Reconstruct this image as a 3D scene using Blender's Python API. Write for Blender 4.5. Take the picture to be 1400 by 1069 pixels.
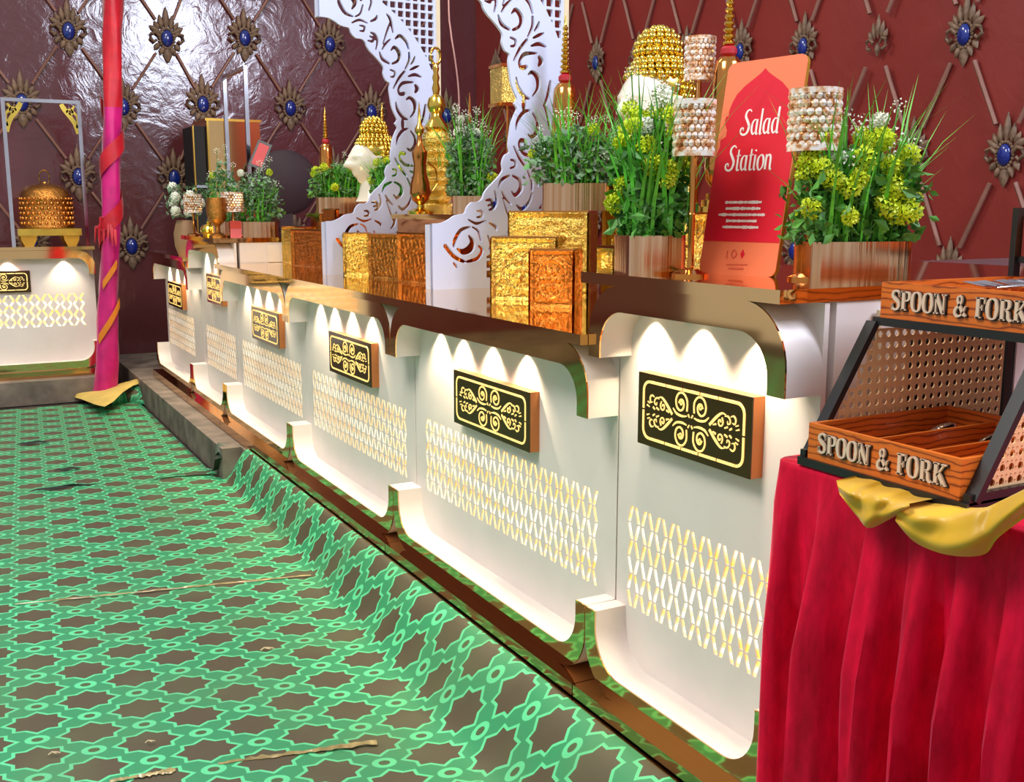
import bpy, math, random
from math import sin, cos, pi, radians, sqrt, atan2, hypot
from mathutils import Vector, Matrix
for o in list(bpy.data.objects): bpy.data.objects.remove(o)
SC = bpy.context.scene
COL = SC.collection
random.seed(7)

# ------------------------------------------------------------------ camera
F_PX, CX, CY = 1430.0, 700.0, 534.5
YAW, PITCH, EYE = radians(28.259), radians(9.780), 1.37
cd = bpy.data.cameras.new('camera'); cam = bpy.data.objects.new('camera', cd); COL.objects.link(cam)
cd.sensor_fit = 'HORIZONTAL'; cd.sensor_width = 36.0; cd.lens = 36.0 * F_PX / 1400.0
cd.clip_start = 0.05; cd.clip_end = 100
cam.location = (0, 0, EYE)
cam.rotation_euler = (pi / 2 - PITCH, 0, -YAW)
SC.camera = cam
# ------------------------------------------------------------------ world and exposure
SC.view_settings.view_transform = 'Standard'; SC.view_settings.look = 'None'
SC.view_settings.exposure = 0.0; SC.view_settings.gamma = 1.0; SC.view_settings.use_curve_mapping = False
W = bpy.data.worlds.new('hall_ambient'); SC.world = W; W.use_nodes = True
W.node_tree.nodes['Background'].inputs[0].default_value = (0.80, 0.80, 0.86, 1)
W.node_tree.nodes['Background'].inputs[1].default_value = 0.60
# ------------------------------------------------------------------ ceiling lamps of the hall
def area(name, loc, target, size, watt, col, size_y=None):
    l = bpy.data.lights.new(name, 'AREA'); l.energy = watt; l.color = col
    l.shape = 'RECTANGLE'; l.size = size; l.size_y = size_y or size
    o = bpy.data.objects.new(name, l); COL.objects.link(o); o.location = loc
    o.rotation_euler = (Vector(target) - Vector(loc)).to_track_quat('-Z', 'Y').to_euler()
    return o
area('hall_lamp_cool', (3.7, -0.9, 4.4), (2.0, 4.0, 1.2), 2.0, 300, (0.74, 0.82, 1.0))
area('hall_lamp_aisle', (-1.2, 2.2, 4.4), (0.3, 3.4, 0.0), 1.6, 170, (1.0, 0.97, 0.90))
area('hall_lamp_back', (0.8, 5.6, 4.8), (1.2, 6.6, 0.0), 1.4, 110, (1.0, 0.93, 0.85))

# ------------------------------------------------------------------ pixel rays (1400 x 1069 frame)
_R = Vector((cos(YAW), -sin(YAW), 0))
_F = Vector((sin(YAW) * cos(PITCH), cos(YAW) * cos(PITCH), -sin(PITCH)))
_U = _R.cross(_F)
EYEV = Vector((0, 0, EYE))
def ray(px, py): return _R * ((px - CX) / F_PX) + _U * ((CY - py) / F_PX) + _F
def on_x(px, py, x): d = ray(px, py); return EYEV + d * (x / d.x)
def on_y(px, py, y): d = ray(px, py); return EYEV + d * (y / d.y)
def on_z(px, py, z): d = ray(px, py); return EYEV + d * ((z - EYE) / d.z)

# ------------------------------------------------------------------ materials
def lin(c):
    return tuple(((v / 255) / 12.92 if v / 255 <= 0.04045 else ((v / 255 + 0.055) / 1.055) ** 2.4) for v in c)
class NT:
    def __init__(s, name):
        s.m = bpy.data.materials.new(name); s.m.use_nodes = True
        s.t = s.m.node_tree; s.b = s.t.nodes['Principled BSDF']; s.out = s.t.nodes['Material Output']
    def n(s, typ, **kw):
        x = s.t.nodes.new(typ)
        for k, v in kw.items(): setattr(x, k, v)
        return x
    def l(s, a, b): s.t.links.new(a, b)
    def put(s, sock, v):
        if isinstance(v, bpy.types.NodeSocket): s.l(v, sock)
        else: sock.default_value = v
    def mth(s, op, a, b=0.0, c=None, clamp=False):
        x = s.n('ShaderNodeMath', operation=op, use_clamp=clamp)
        s.put(x.inputs[0], a); s.put(x.inputs[1], b)
        if c is not None: s.put(x.inputs[2], c)
        return x.outputs[0]
    def mix(s, f, a, b):
        x = s.n('ShaderNodeMix', data_type='RGBA'); s.put(x.inputs[0], f); s.put(x.inputs[6], a); s.put(x.inputs[7], b)
        return x.outputs[2]
    def coord(s, which='Object', scale=(1, 1, 1)):
        c = s.n('ShaderNodeTexCoord'); mp = s.n('ShaderNodeMapping'); mp.inputs['Scale'].default_value = scale
        s.l(c.outputs[which], mp.inputs[0]); return mp.outputs[0]
    def noise(s, vec, scale=5, detail=3, rough=0.5, dist=0.0):
        x = s.n('ShaderNodeTexNoise'); s.l(vec, x.inputs['Vector']); x.inputs['Scale'].default_value = scale
        x.inputs['Detail'].default_value = detail; x.inputs['Roughness'].default_value = rough; x.inputs['Distortion'].default_value = dist
        return x.outputs[0]
    def ramp(s, f, *stops):
        x = s.n('ShaderNodeValToRGB'); e = x.color_ramp.elements
        while len(e) < len(stops): e.new(0.5)
        for i, (p, c) in enumerate(stops): e[i].position = p; e[i].color = c if len(c) == 4 else (*c, 1)
        s.l(f, x.inputs[0]); return x.outputs[0]
    def bump(s, h, strength=0.3, dist=0.01):
        x = s.n('ShaderNodeBump'); x.inputs['Strength'].default_value = strength; x.inputs['Distance'].default_value = dist
        s.l(h, x.inputs['Height']); s.l(x.outputs[0], s.b.inputs['Normal'])
def c4(c): return (*lin(c), 1)
def plain(name, col, rough=0.5, metal=0.0, spec=0.5, var=0.06, nscale=8, bump=0.0, sheen=0.0, emit=None, estr=0.0):
    t = NT(name); v = t.coord(); nz = t.noise(v, nscale, 3)
    a = c4(col); lo = tuple(x * (1 - var * 1.6) for x in a[:3]) + (1,); hi = tuple(min(1, x * (1 + var)) for x in a[:3]) + (1,)
    t.l(t.ramp(nz, (0.3, lo), (0.7, hi)), t.b.inputs['Base Color'])
    t.b.inputs['Roughness'].default_value = rough; t.b.inputs['Metallic'].default_value = metal
    t.b.inputs['Specular IOR Level'].default_value = spec
    if sheen: t.b.inputs['Sheen Weight'].default_value = sheen; t.b.inputs['Sheen Roughness'].default_value = 0.35
    if bump: t.bump(t.noise(v, nscale * 5, 4), bump, 0.004)
    if emit: t.b.inputs['Emission Color'].default_value = c4(emit); t.b.inputs['Emission Strength'].default_value = estr
    return t.m
MAT = {}
MAT['white'] = plain('warm_white_laminate', (232, 221, 213), 0.35, var=0.02)
MAT['arch'] = plain('white_cut_board', (200, 206, 232), 0.45, var=0.015)
MAT['edge'] = plain('cream_board_edge', (225, 205, 165), 0.5)
MAT['gold'] = plain('gold_mirror_laminate', (242, 200, 136), 0.055, 1.0, var=0.03, nscale=2)
MAT['plinth'] = plain('bronze_mirror_laminate', (214, 164, 112), 0.10, 1.0, var=0.06, nscale=3)
MAT['signface'] = plain('dark_bronze_acrylic', (74, 52, 24), 0.12, 0.35, var=0.1)
MAT['signside'] = plain('copper_sign_edge', (206, 128, 70), 0.3, 0.5)
MAT['glow'] = plain('lit_gold_cutout', (255, 226, 150), 0.5, emit=(255, 202, 104), estr=0.8)
MAT['lamp'] = plain('lit_lamp_lens', (255, 240, 210), 0.5, emit=(255, 232, 190), estr=6.0)
MAT['concrete'] = plain('grey_concrete', (120, 108, 96), 0.85, var=0.35, nscale=6, bump=0.4)
MAT['floor'] = plain('dark_ground_sheet', (70, 60, 55), 0.8, var=0.3)
MAT['black'] = plain('black_painted_metal', (30, 28, 28), 0.35, var=0.15)
MAT['dark'] = plain('dark_recess', (16, 14, 16), 0.7)
MAT['brass'] = plain('polished_brass', (232, 186, 84), 0.13, 1.0, var=0.08)
MAT['yellowgold'] = plain('bright_gold_paint', (240, 206, 92), 0.2, 1.0, var=0.1)
MAT['coppergold'] = plain('copper_gold_metal', (222, 150, 78), 0.14, 1.0, var=0.08)
MAT['chrome'] = plain('silver_chrome', (215, 215, 222), 0.12, 1.0)
MAT['steel'] = plain('grey_steel_top', (150, 150, 160), 0.18, 0.8)
MAT['ceramic'] = plain('white_glazed_ceramic', (236, 228, 208), 0.18, var=0.02)
MAT['maroon'] = plain('dark_maroon_lacquer', (44, 18, 28), 0.65)
MAT['redband'] = plain('red_thread_band', (170, 22, 36), 0.6)
MAT['gem'] = plain('blue_glass_gem', (20, 40, 120), 0.15, var=0.2, spec=0.8)
MAT['ornament'] = plain('taupe_cast_ornament', (124, 98, 76), 0.6, var=0.25, nscale=30)
MAT['cord'] = plain('pinkish_brown_cord', (140, 96, 80), 0.6, var=0.12)
MAT['grass'] = plain('bright_green_blades', (96, 196, 54), 0.45, var=0.3, nscale=20)
MAT['leaf'] = plain('deep_green_leaves', (84, 148, 56), 0.5, var=0.45, nscale=25)
MAT['bluegreen'] = plain('grey_green_leaves', (112, 146, 108), 0.55, var=0.35, nscale=25)
MAT['lime'] = plain('lime_yellow_petals', (206, 222, 40), 0.55, var=0.2, nscale=30)
MAT['petal'] = plain('white_petals', (238, 240, 224), 0.6, var=0.05)
MAT['soil'] = plain('dark_planting_foam', (30, 42, 22), 0.9)
MAT['orange'] = plain('salmon_orange_board', (246, 128, 88), 0.35, var=0.02)
MAT['crimson'] = plain('crimson_print', (222, 14, 46), 0.35, var=0.02)
MAT['text'] = plain('white_print', (250, 240, 238), 0.5, var=0.01)
MAT['faint'] = plain('faint_red_print', (222, 96, 70), 0.5)
MAT['acryl'] = plain('gold_acrylic_edge', (214, 168, 62), 0.2, 0.6)
MAT['letter'] = plain('cream_raised_letter', (224, 196, 172), 0.4, var=0.03)
MAT['pink'] = plain('magenta_satin', (206, 20, 118), 0.45, sheen=0.3, var=0.15)
MAT['redsatin'] = plain('red_satin', (200, 22, 40), 0.45, sheen=0.3, var=0.15)
MAT['orangesatin'] = plain('orange_satin', (226, 130, 30), 0.5)
MAT['yellowcloth'] = plain('golden_yellow_satin', (226, 176, 46), 0.42, sheen=0.25, var=0.1, nscale=5)
MAT['tape'] = plain('clear_brown_tape', (168, 148, 98), 0.2, var=0.25, nscale=30)
MAT['underside'] = plain('beige_carpet_backing', (214, 184, 96), 0.75, var=0.08)
MAT['litter'] = plain('pale_litter', (214, 190, 150), 0.7)
MAT['redcard'] = plain('red_card', (190, 60, 60), 0.5)
MAT['string'] = plain('pink_string', (214, 160, 150), 0.7)
MAT['wine'] = plain('wine_red_cloth', (120, 16, 44), 0.6)

def m_embossed(name, col):
    t = NT(name); v = t.coord('Object')
    t.b.inputs['Metallic'].default_value = 1.0; t.b.inputs['Roughness'].default_value = 0.24
    t.l(t.ramp(t.noise(v, 14, 3), (0.25, tuple(x * 0.7 for x in lin(col))), (0.75, lin(col))), t.b.inputs['Base Color'])
    t.bump(t.noise(v, 85, 3, 0.6, 1.5), 0.8, 0.006)
    return t.m
MAT['embossgold'] = m_embossed('embossed_gold_foil', (242, 206, 104))
MAT['embosscopper'] = m_embossed('embossed_copper_foil', (236, 146, 62))
MAT['embossbrown'] = m_embossed('embossed_bronze_foil', (200, 138, 66))

def m_streak():
    t = NT('streaked_gold_planter'); v = t.coord('Object', (60, 60, 0.6)); nz = t.noise(v, 1.0, 3, 0.6)
    t.l(t.ramp(nz, (0.3, lin((206, 148, 98))), (0.7, lin((246, 208, 166)))), t.b.inputs['Base Color'])
    t.b.inputs['Metallic'].default_value = 1.0; t.b.inputs['Roughness'].default_value = 0.14
    t.bump(nz, 0.35, 0.004); return t.m
MAT['planter'] = m_streak()
def m_crystal():
    t = NT('rose_gold_crystal'); v = t.coord()
    t.l(t.ramp(t.noise(v, 60, 2), (0.36, lin((190, 124, 74))), (0.46, lin((246, 200, 156))), (0.56, lin((255, 248, 240)))), t.b.inputs['Base Color'])  # white and gold flecks paint the beads' sparkle into their colour
    t.b.inputs['Metallic'].default_value = 0.3; t.b.inputs['Roughness'].default_value = 0.04
    t.b.inputs['Specular IOR Level'].default_value = 0.9; return t.m
MAT['crystal'] = m_crystal()
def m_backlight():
    t = NT('backlight_painted_reflections'); v = t.coord('Object', (1, 1.2, 26)); nz = t.noise(v, 1.0, 2, 0.5)
    col = t.ramp(nz, (0.38, lin((255, 186, 80))), (0.50, lin((255, 222, 150))), (0.60, lin((255, 246, 224))))  # gold and white bands paint mirror reflections into the backlight's glow
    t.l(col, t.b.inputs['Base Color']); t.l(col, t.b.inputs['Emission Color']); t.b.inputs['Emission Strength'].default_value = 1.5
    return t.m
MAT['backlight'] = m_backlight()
def m_wall(name, col, wr, spec, bs):
    t = NT(name); v = t.coord('Object')
    nz = t.noise(v, 0.7, 3)
    t.l(t.ramp(nz, (0.3, tuple(x * 0.78 for x in lin(col))), (0.7, lin(col))), t.b.inputs['Base Color'])
    t.b.inputs['Roughness'].default_value = wr; t.b.inputs['Specular IOR Level'].default_value = spec
    h = t.mth('ADD', t.noise(v, 5, 5, 0.55, 1.5), t.mth('MULTIPLY', t.noise(v, 0.9, 2), 1.0))
    t.bump(h, bs, 0.02); return t.m
MAT['wallback'] = m_wall('maroon_vinyl_backdrop', (98, 48, 52), 0.12, 0.9, 0.22)
MAT['wallright'] = m_wall('red_brown_fabric_backdrop', (140, 46, 39), 0.5, 0.4, 0.16)
def m_wood(name, a, b, axis_scale):
    t = NT(name); v = t.coord('Object', axis_scale)
    w = t.n('ShaderNodeTexWave', wave_type='BANDS', bands_direction='Z'); t.l(v, w.inputs['Vector'])
    w.inputs['Scale'].default_value = 3.0; w.inputs['Distortion'].default_value = 6.0; w.inputs['Detail'].default_value = 3.0; w.inputs['Detail Scale'].default_value = 1.2
    nz = t.noise(v, 30, 3)
    col = t.ramp(w.outputs[1], (0.0, lin(b)), (0.18, lin(a)), (1.0, lin(tuple(min(255, int(x * 1.07)) for x in a))))
    t.l(col, t.b.inputs['Base Color']); t.b.inputs['Roughness'].default_value = 0.38; t.bump(nz, 0.08, 0.002); return t.m
MAT['wood'] = m_wood('orange_varnished_wood', (206, 104, 32), (132, 52, 14), (3, 3, 9))
MAT['cane'] = m_wood('woven_cane', (240, 196, 142), (206, 150, 96), (60, 60, 60))
def m_velvet():
    t = NT('crimson_velvet'); v = t.coord('Object', (1, 1, 0.35)); nz = t.noise(v, 26, 5, 0.65)
    t.l(t.ramp(nz, (0.3, lin((178, 0, 38))), (0.7, lin((238, 4, 60)))), t.b.inputs['Base Color'])
    t.b.inputs['Roughness'].default_value = 0.6; t.b.inputs['Sheen Weight'].default_value = 1.0; t.b.inputs['Sheen Roughness'].default_value = 0.3
    t.b.inputs['Sheen Tint'].default_value = (1, 0.15, 0.3, 1); t.b.inputs['Specular IOR Level'].default_value = 0.2
    t.bump(t.noise(v, 90, 3), 0.25, 0.003); return t.m
MAT['velvet'] = m_velvet()
def m_carpet():
    t = NT('green_star_lattice_carpet')
    uv = t.n('ShaderNodeTexCoord').outputs['UV']; sp = t.n('ShaderNodeSeparateXYZ'); t.l(uv, sp.inputs[0])
    nzv = t.noise(uv, 3.0, 2)
    x = t.mth('ADD', sp.outputs[0], -0.527); y = t.mth('ADD', sp.outputs[1], -3.18)
    # lattice steps b=(.124,-.124) and c=(.137,.084)
    det = 0.124 * 0.084 + 0.124 * 0.137
    m = t.mth('ADD', t.mth('MULTIPLY', x, 0.084 / det), t.mth('MULTIPLY', y, -0.137 / det))
    n = t.mth('ADD', t.mth('MULTIPLY', x, 0.124 / det), t.mth('MULTIPLY', y, 0.124 / det))
    def cell(a): return t.mth('ABSOLUTE', t.mth('SUBTRACT', t.mth('FRACT', t.mth('ADD', a, 0.5)), 0.5))
    am, an = cell(m), cell(n)
    mx = t.mth('DIVIDE', t.mth('MAXIMUM', am, an), 0.295); dg = t.mth('DIVIDE', t.mth('ADD', am, an), 0.394)
    d = t.mth('MINIMUM', mx, dg)
    star = t.mth('LESS_THAN', d, 1.0); outl = t.mth('LESS_THAN', d, 1.175)
    hm, hn = t.mth('SUBTRACT', 0.5, am), t.mth('SUBTRACT', 0.5, an)
    hd = t.mth('SQRT', t.mth('ADD', t.mth('MULTIPLY', hm, hm), t.mth('MULTIPLY', hn, hn)))
    ring = t.mth('LESS_THAN', hd, 0.165); hole = t.mth('LESS_THAN', hd, 0.078)
    light, mid, dark = c4((96, 214, 152)), c4((50, 146, 98)), c4((84, 74, 56))
    col = t.mix(outl, mid, light); col = t.mix(star, col, dark); col = t.mix(ring, col, light); col = t.mix(hole, col, c4((74, 92, 60)))
    fine = t.noise(uv, 420, 2)
    col = t.mix(t.mth('MULTIPLY', fine, 0.22), col, c4((60, 60, 40)))
    wear = t.mth('MULTIPLY', t.ramp(nzv, (0.45, (0, 0, 0)), (0.75, (1, 1, 1))), 0.35)
    col = t.mix(wear, col, c4((98, 112, 74)))
    t.l(col, t.b.inputs['Base Color']); t.b.inputs['Roughness'].default_value = 0.55; t.b.inputs['Specular IOR Level'].default_value = 0.35
    t.bump(t.noise(uv, 300, 2), 0.15, 0.002); return t.m
MAT['carpet'] = m_carpet()

# ------------------------------------------------------------------ mesh builder
class MB:
    def __init__(s): s.v = []; s.f = []
    def add(s, vs, fs, mt=None):
        o = len(s.v)
        s.v += [tuple(mt @ Vector(p)) if mt is not None else tuple(p) for p in vs]
        s.f += [tuple(i + o for i in q) for q in fs]; return s
    def box(s, x0, x1, y0, y1, z0, z1, mt=None):
        return s.add([(x0,y0,z0),(x1,y0,z0),(x1,y1,z0),(x0,y1,z0),(x0,y0,z1),(x1,y0,z1),(x1,y1,z1),(x0,y1,z1)],
                     [(3,2,1,0),(4,5,6,7),(0,1,5,4),(1,2,6,5),(2,3,7,6),(3,0,4,7)], mt)
    def bar(s, a, b, w, h, up=(0, 0, 1)):
        a, b = Vector(a), Vector(b); d = (b - a); L = d.length; d.normalize()
        u = Vector(up); sd = d.cross(u)
        if sd.length < 1e-4: sd = d.cross(Vector((1, 0, 0)))
        sd.normalize(); u = sd.cross(d)
        mt = Matrix(((d.x, sd.x, u.x, a.x), (d.y, sd.y, u.y, a.y), (d.z, sd.z, u.z, a.z), (0, 0, 0, 1)))
        return s.box(0, L, -w / 2, w / 2, -h / 2, h / 2, mt)
    def prism(s, poly, fa, fb):
        n = len(poly)
        s.add([fa(p) for p in poly] + [fb(p) for p in poly],
              [tuple(range(n)), tuple(range(2 * n - 1, n - 1, -1))] + [(i, i + n, (i + 1) % n + n, (i + 1) % n) for i in range(n)])
        return s
    def tube(s, path, rad, n=8, cap=True):
        P = [Vector(p) for p in path]; N = len(P); vs = []; fs = []
        for i, p in enumerate(P):
            d = (P[min(i + 1, N - 1)] - P[max(i - 1, 0)]).normalized()
            a = d.cross(Vector((0, 0, 1)))
            if a.length < 1e-3: a = d.cross(Vector((1, 0, 0)))
            a.normalize(); b = a.cross(d)
            r = rad(i / (N - 1)) if callable(rad) else rad
            for k in range(n):
                t = 2 * pi * k / n; vs.append(p + a * (r * cos(t)) + b * (r * sin(t)))
        for i in range(N - 1):
            for k in range(n): fs.append((i*n+k, i*n+(k+1) % n, (i+1)*n+(k+1) % n, (i+1)*n+k))
        if cap: fs += [tuple(range(n - 1, -1, -1)), tuple((N - 1) * n + k for k in range(n))]
        return s.add(vs, fs)
    def lathe(s, prof, n=20, c=(0, 0, 0), sx=1.0, sy=1.0):
        vs = []; fs = []; m = len(prof)
        for r, z in prof:
            for k in range(n):
                t = 2 * pi * k / n; vs.append((c[0] + r * cos(t) * sx, c[1] + r * sin(t) * sy, c[2] + z))
        for i in range(m - 1):
            for k in range(n): fs.append((i*n+k, i*n+(k+1) % n, (i+1)*n+(k+1) % n, (i+1)*n+k))
        fs += [tuple(range(n - 1, -1, -1)), tuple((m - 1) * n + k for k in range(n))]
        return s.add(vs, fs)
    def ball(s, c, rx, ry=None, rz=None, n=8, m=6, mt=None):
        ry = rx if ry is None else ry; rz = rx if rz is None else rz
        vs = []; fs = []
        for i in range(m + 1):
            ph = -pi / 2 + pi * i / m
            for k in range(n):
                t = 2 * pi * k / n; vs.append((c[0] + rx*cos(ph)*cos(t), c[1] + ry*cos(ph)*sin(t), c[2] + rz*sin(ph)))
        for i in range(m):
            for k in range(n): fs.append((i*n+k, i*n+(k+1) % n, (i+1)*n+(k+1) % n, (i+1)*n+k))
        return s.add(vs, fs, mt)
    def stroke(s, pts, wid, fn, h=0.002, res=5):
        """flat ribbon: fn(u, v, k) -> 3D, k = 0 back / 1 front"""
        L, Rr = outline(pts, wid, res); n = len(L); vs = []; fs = []
        for k in (0, 1):
            for i in range(n): vs.append(fn(L[i][0], L[i][1], k)); vs.append(fn(Rr[i][0], Rr[i][1], k))
        o = 2 * n
        for i in range(n - 1):
            a, b, c, d = 2*i, 2*i+1, 2*i+3, 2*i+2
            fs += [(a+o, b+o, c+o, d+o), (a, a+o, d+o, d), (b, c, c+o, b+o)]
        fs += [(0, 1, 1 + o, o), (2*n-2, 2*n-2+o, 2*n-1+o, 2*n-1)]
        return s.add(vs, fs)
    def mesh(s, name, smooth=False, ang=40):
        me = bpy.data.meshes.new(name); me.from_pydata(s.v, [], s.f); me.validate()
        if smooth:
            me.polygons.foreach_set('use_smooth', [True] * len(me.polygons)); me.set_sharp_from_angle(angle=radians(ang))
        me.update(); return me
    def build(s, name, mat, parent=None, smooth=False, ang=40, loc=None):
        me = s.mesh(name, smooth, ang); return put(name, me, mat, parent, loc)
def spline(pts, res=5):
    if len(pts) < 3: return [tuple(p) for p in pts]
    out = []; n = len(pts)
    for i in range(n - 1):
        p0, p1, p2, p3 = pts[max(i-1, 0)], pts[i], pts[i+1], pts[min(i+2, n-1)]
        for k in range(res):
            t = k / res
            out.append(tuple(0.5*((2*b) + (c-a)*t + (2*a-5*b+4*c-d)*t*t + (3*b-a-3*c+d)*t**3) for a, b, c, d in zip(p0, p1, p2, p3)))
    out.append(tuple(pts[-1])); return out
def outline(pts, wid, res=5):
    if isinstance(wid, (int, float)): wid = [wid] * len(pts)
    q = spline([(*p, w) for p, w in zip(pts, wid)], res); n = len(q); L = []; Rr = []
    for i in range(n):
        a, b = q[max(i-1, 0)], q[min(i+1, n-1)]; dx, dy = b[0]-a[0], b[1]-a[1]; d = hypot(dx, dy) or 1
        nx, ny = -dy/d, dx/d; w = max(q[i][2], 1e-5) / 2
        L.append((q[i][0]+nx*w, q[i][1]+ny*w)); Rr.append((q[i][0]-nx*w, q[i][1]-ny*w))
    return L, Rr
def put(name, me, mat, parent=None, loc=None):
    o = bpy.data.objects.new(name, me); COL.objects.link(o)
    if isinstance(mat, str): mat = MAT[mat]
    if mat and not me.materials: me.materials.append(mat)
    if parent: o.parent = parent
    if loc: o.location = loc
    return o
def thing(name, label, cat, loc=(0, 0, 0), rz=0.0, group=None):
    o = bpy.data.objects.new(name, None); COL.objects.link(o); o.location = loc; o.rotation_euler = (0, 0, rz)
    o.empty_display_size = 0.05
    return tag(o, label, cat, group)
def tag(o, label, cat, group=None):
    o['label'] = label; o['category'] = cat
    if group: o['group'] = group
    return o
def struct(o, label=None):
    o['kind'] = 'structure'
    if label: o['label'] = label
    return o

# ================================================================== THE SETTING
PZ = 0.17                                   # platform height
XF = 1.31                                   # front plane of the counter row
WX, WY = 4.6, 9.3                           # right and back wall planes
fl = struct(MB().box(-5, 5, -2.5, 9.6, -0.06, -0.008).build('floor', 'floor'), 'dark ground under the carpet')
pf = MB(); pf.box(1.262, WX, -2.2, 5.30, 0, PZ); pf.box(1.165, WX, 5.30, WY, 0, PZ); pf.box(-4.6, 0.93, 8.10, WY, 0, PZ)
struct(pf.build('floor_platform', 'concrete'), 'low grey concrete platform under the counters')

def drape(name, mat, u0, u1, fn, nu=60, nz=14, z0=0.0, z1=4.6, amp=1.0):
    mb = MB(); vs = []; fs = []
    for j in range(nz + 1):
        for i in range(nu + 1):
            u = u0 + (u1 - u0) * i / nu; z = z0 + (z1 - z0) * j / nz
            off = amp * (0.012 * sin(u * 5.1 + 0.6 * z) + 0.008 * sin(u * 11 + 1.3) * (0.4 + z / 5))
            vs.append(fn(u, off, z))
    for j in range(nz):
        for i in range(nu):
            a = j * (nu + 1) + i; fs.append((a, a + 1, a + nu + 2, a + nu + 1))
    mb.add(vs, fs); return struct(mb.build(name, mat, smooth=True, ang=80))
wall_back = drape('wall_back', 'wallback', -4.6, WX + .02, lambda u, o, z: (u, WY + o, z), amp=.22)
wall_back['label'] = 'glossy maroon backdrop with ornaments behind the far counter'
wall_right = drape('wall_right', 'wallright', -2.0, WY + .03, lambda u, o, z: (WX - o, u, z))
wall_right['label'] = 'red-brown backdrop with ornaments behind the long buffet'

# ---- cast ornaments and cords on both backdrops (local: x across, z up, -y out of the wall)
def lump(mb, a, b, w, t=0.02):              # pointed leaf between two points
    ax, az = a; bx, bz = b; d = hypot(bx-ax, bz-az); ux, uz = (bx-ax)/d, (bz-az)/d; nx, nz = -uz, ux
    prof = [(0, .25), (.25, .8), (.5, 1), (.75, .66), (1, .05)]; vs = []; n = len(prof)
    for q, s in prof:
        cx, cz = ax + ux*d*q, az + uz*d*q
        for k, (o, h) in enumerate(((-1, 0), (-.55, .8), (0, 1), (.55, .8), (1, 0))):
            vs.append((cx + nx*w*s*o, -t*h*max(s, .2), cz + nz*w*s*o))
    fs = [(i*5+k, i*5+k+1, i*5+k+6, i*5+k+5) for i in range(n-1) for k in range(4)]
    mb.add(vs, fs)
om = MB()
for a, b, w in (((0, .05), (0, .235), .026), ((-.035, .05), (-.052, .17), .022), ((.035, .05), (.052, .17), .022),
                ((-.06, .045), (-.095, .115), .02), ((.06, .045), (.095, .115), .02),
                ((-.05, .02), (-.135, .075), .026), ((.05, .02), (.135, .075), .026),
                ((0, -.09), (0, -.215), .036), ((-.03, -.085), (-.06, -.155), .024), ((.03, -.085), (.06, -.155), .024),
                ((-.065, -.06), (-.10, -.115), .024), ((.065, -.06), (.10, -.115), .024)):
    lump(om, a, b, w, .022)
for s in (-1, 1):
    om.tube([(s*.055, -.01, -.01), (s*.09, -.018, .022), (s*.125, -.015, .01), (s*.13, -.012, -.03), (s*.105, -.012, -.055), (s*.085, -.014, -.035)], .0135, 6)
for k in range(20):                          # beaded ring round the gem
    t = 2*pi*k/20; om.ball((.058*cos(t), -.008, -.02 + .078*sin(t)), .0125, .010, .0125, 6, 4)
ORN = om.mesh('ornament', True, 60); ORN.materials.append(MAT['ornament'])
gm = MB(); gm.ball((0, -.012, -.02), .046, .026, .066, 14, 10); GEM = gm.mesh('gem', True, 80); GEM.materials.append(MAT['gem'])
lf = MB()
for a, b, w in (((0, 0), (0, .16), .02), ((-.03, 0), (-.045, .11), .018), ((.03, 0), (.045, .11), .018),
                ((-.05, -.01), (-.08, .055), .02), ((.05, -.01), (.08, .055), .02), ((0, -.03), (0, -.12), .024)): lump(lf, a, b, w, .02)
for s in (-1, 1): lf.tube([(s*.03, -.01, -.03), (s*.055, -.018, -.005), (s*.085, -.015, -.015), (s*.08, -.012, -.06), (s*.05, -.012, -.075)], .012, 6)
PAL = lf.mesh('palmette', True, 60); PAL.materials.append(MAT['ornament'])
def ornament(wall, p, rz, sc, gem=True):
    o = put('wall_ornament' if gem else 'wall_palmette', ORN if gem else PAL, None, wall, p); o.rotation_euler = (0, 0, rz); o.scale = (sc, sc, sc)
    if gem: put('blue_gem', GEM, None, o)['label'] = 'oval blue glass gem'
def cord(wall, a, b, r=.011):
    d = (Vector(b) - Vector(a)); pts = [Vector(a) + d * (q / 8) for q in range(9)]
    MB().tube(pts, r, 6).build('wall_cord', 'cord', wall, True, 60)
def bpos(i, j):
    x = 1.0 + .377 * i; z = 2.79 - .565 * j
    if i >= 3: x -= .11; z += .05
    return Vector((x, WY - .022, z))
nodes = {(i, j): bpos(i, j) for i in range(-3, 10) for j in range(-1, 4) if (i + j) % 2 == 0}
for (i, j), p in nodes.items():
    if j >= 0 and p.x < 4.5: ornament(wall_back, p, 0, 1.0)
    for di in (-1, 1):
        q = nodes.get((i + di, j + 1))
        if q is not None and p.x < 4.5 and q.x < 4.5:
            d = (q - p); a, b = p + d * .25, q - d * .22; a.y -= .006; b.y -= .006
            cord(wall_back, a, b)
def rpos(i, j): return Vector((WX - .022, 3.733 + .283 * i, 2.253 - .60 * j + .022 * max(i, 0)))
nodes = {(i, j): rpos(i, j) for i in range(-4, 19) for j in range(-1, 3) if (i + j) % 2 == 0}
for (i, j), p in nodes.items():
    if j >= 0: ornament(wall_right, p, -pi / 2, .80, not (j == 0 and i == 2))
    for di in (-1, 1):
        q = nodes.get((i + di, j + 1))
        if q is not None and p.y > 2.2:
            d = (q - p); a, b = p + d * .25, q - d * .22; a.x -= .006; b.x -= .006
            cord(wall_right, a, b, .012)

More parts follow.
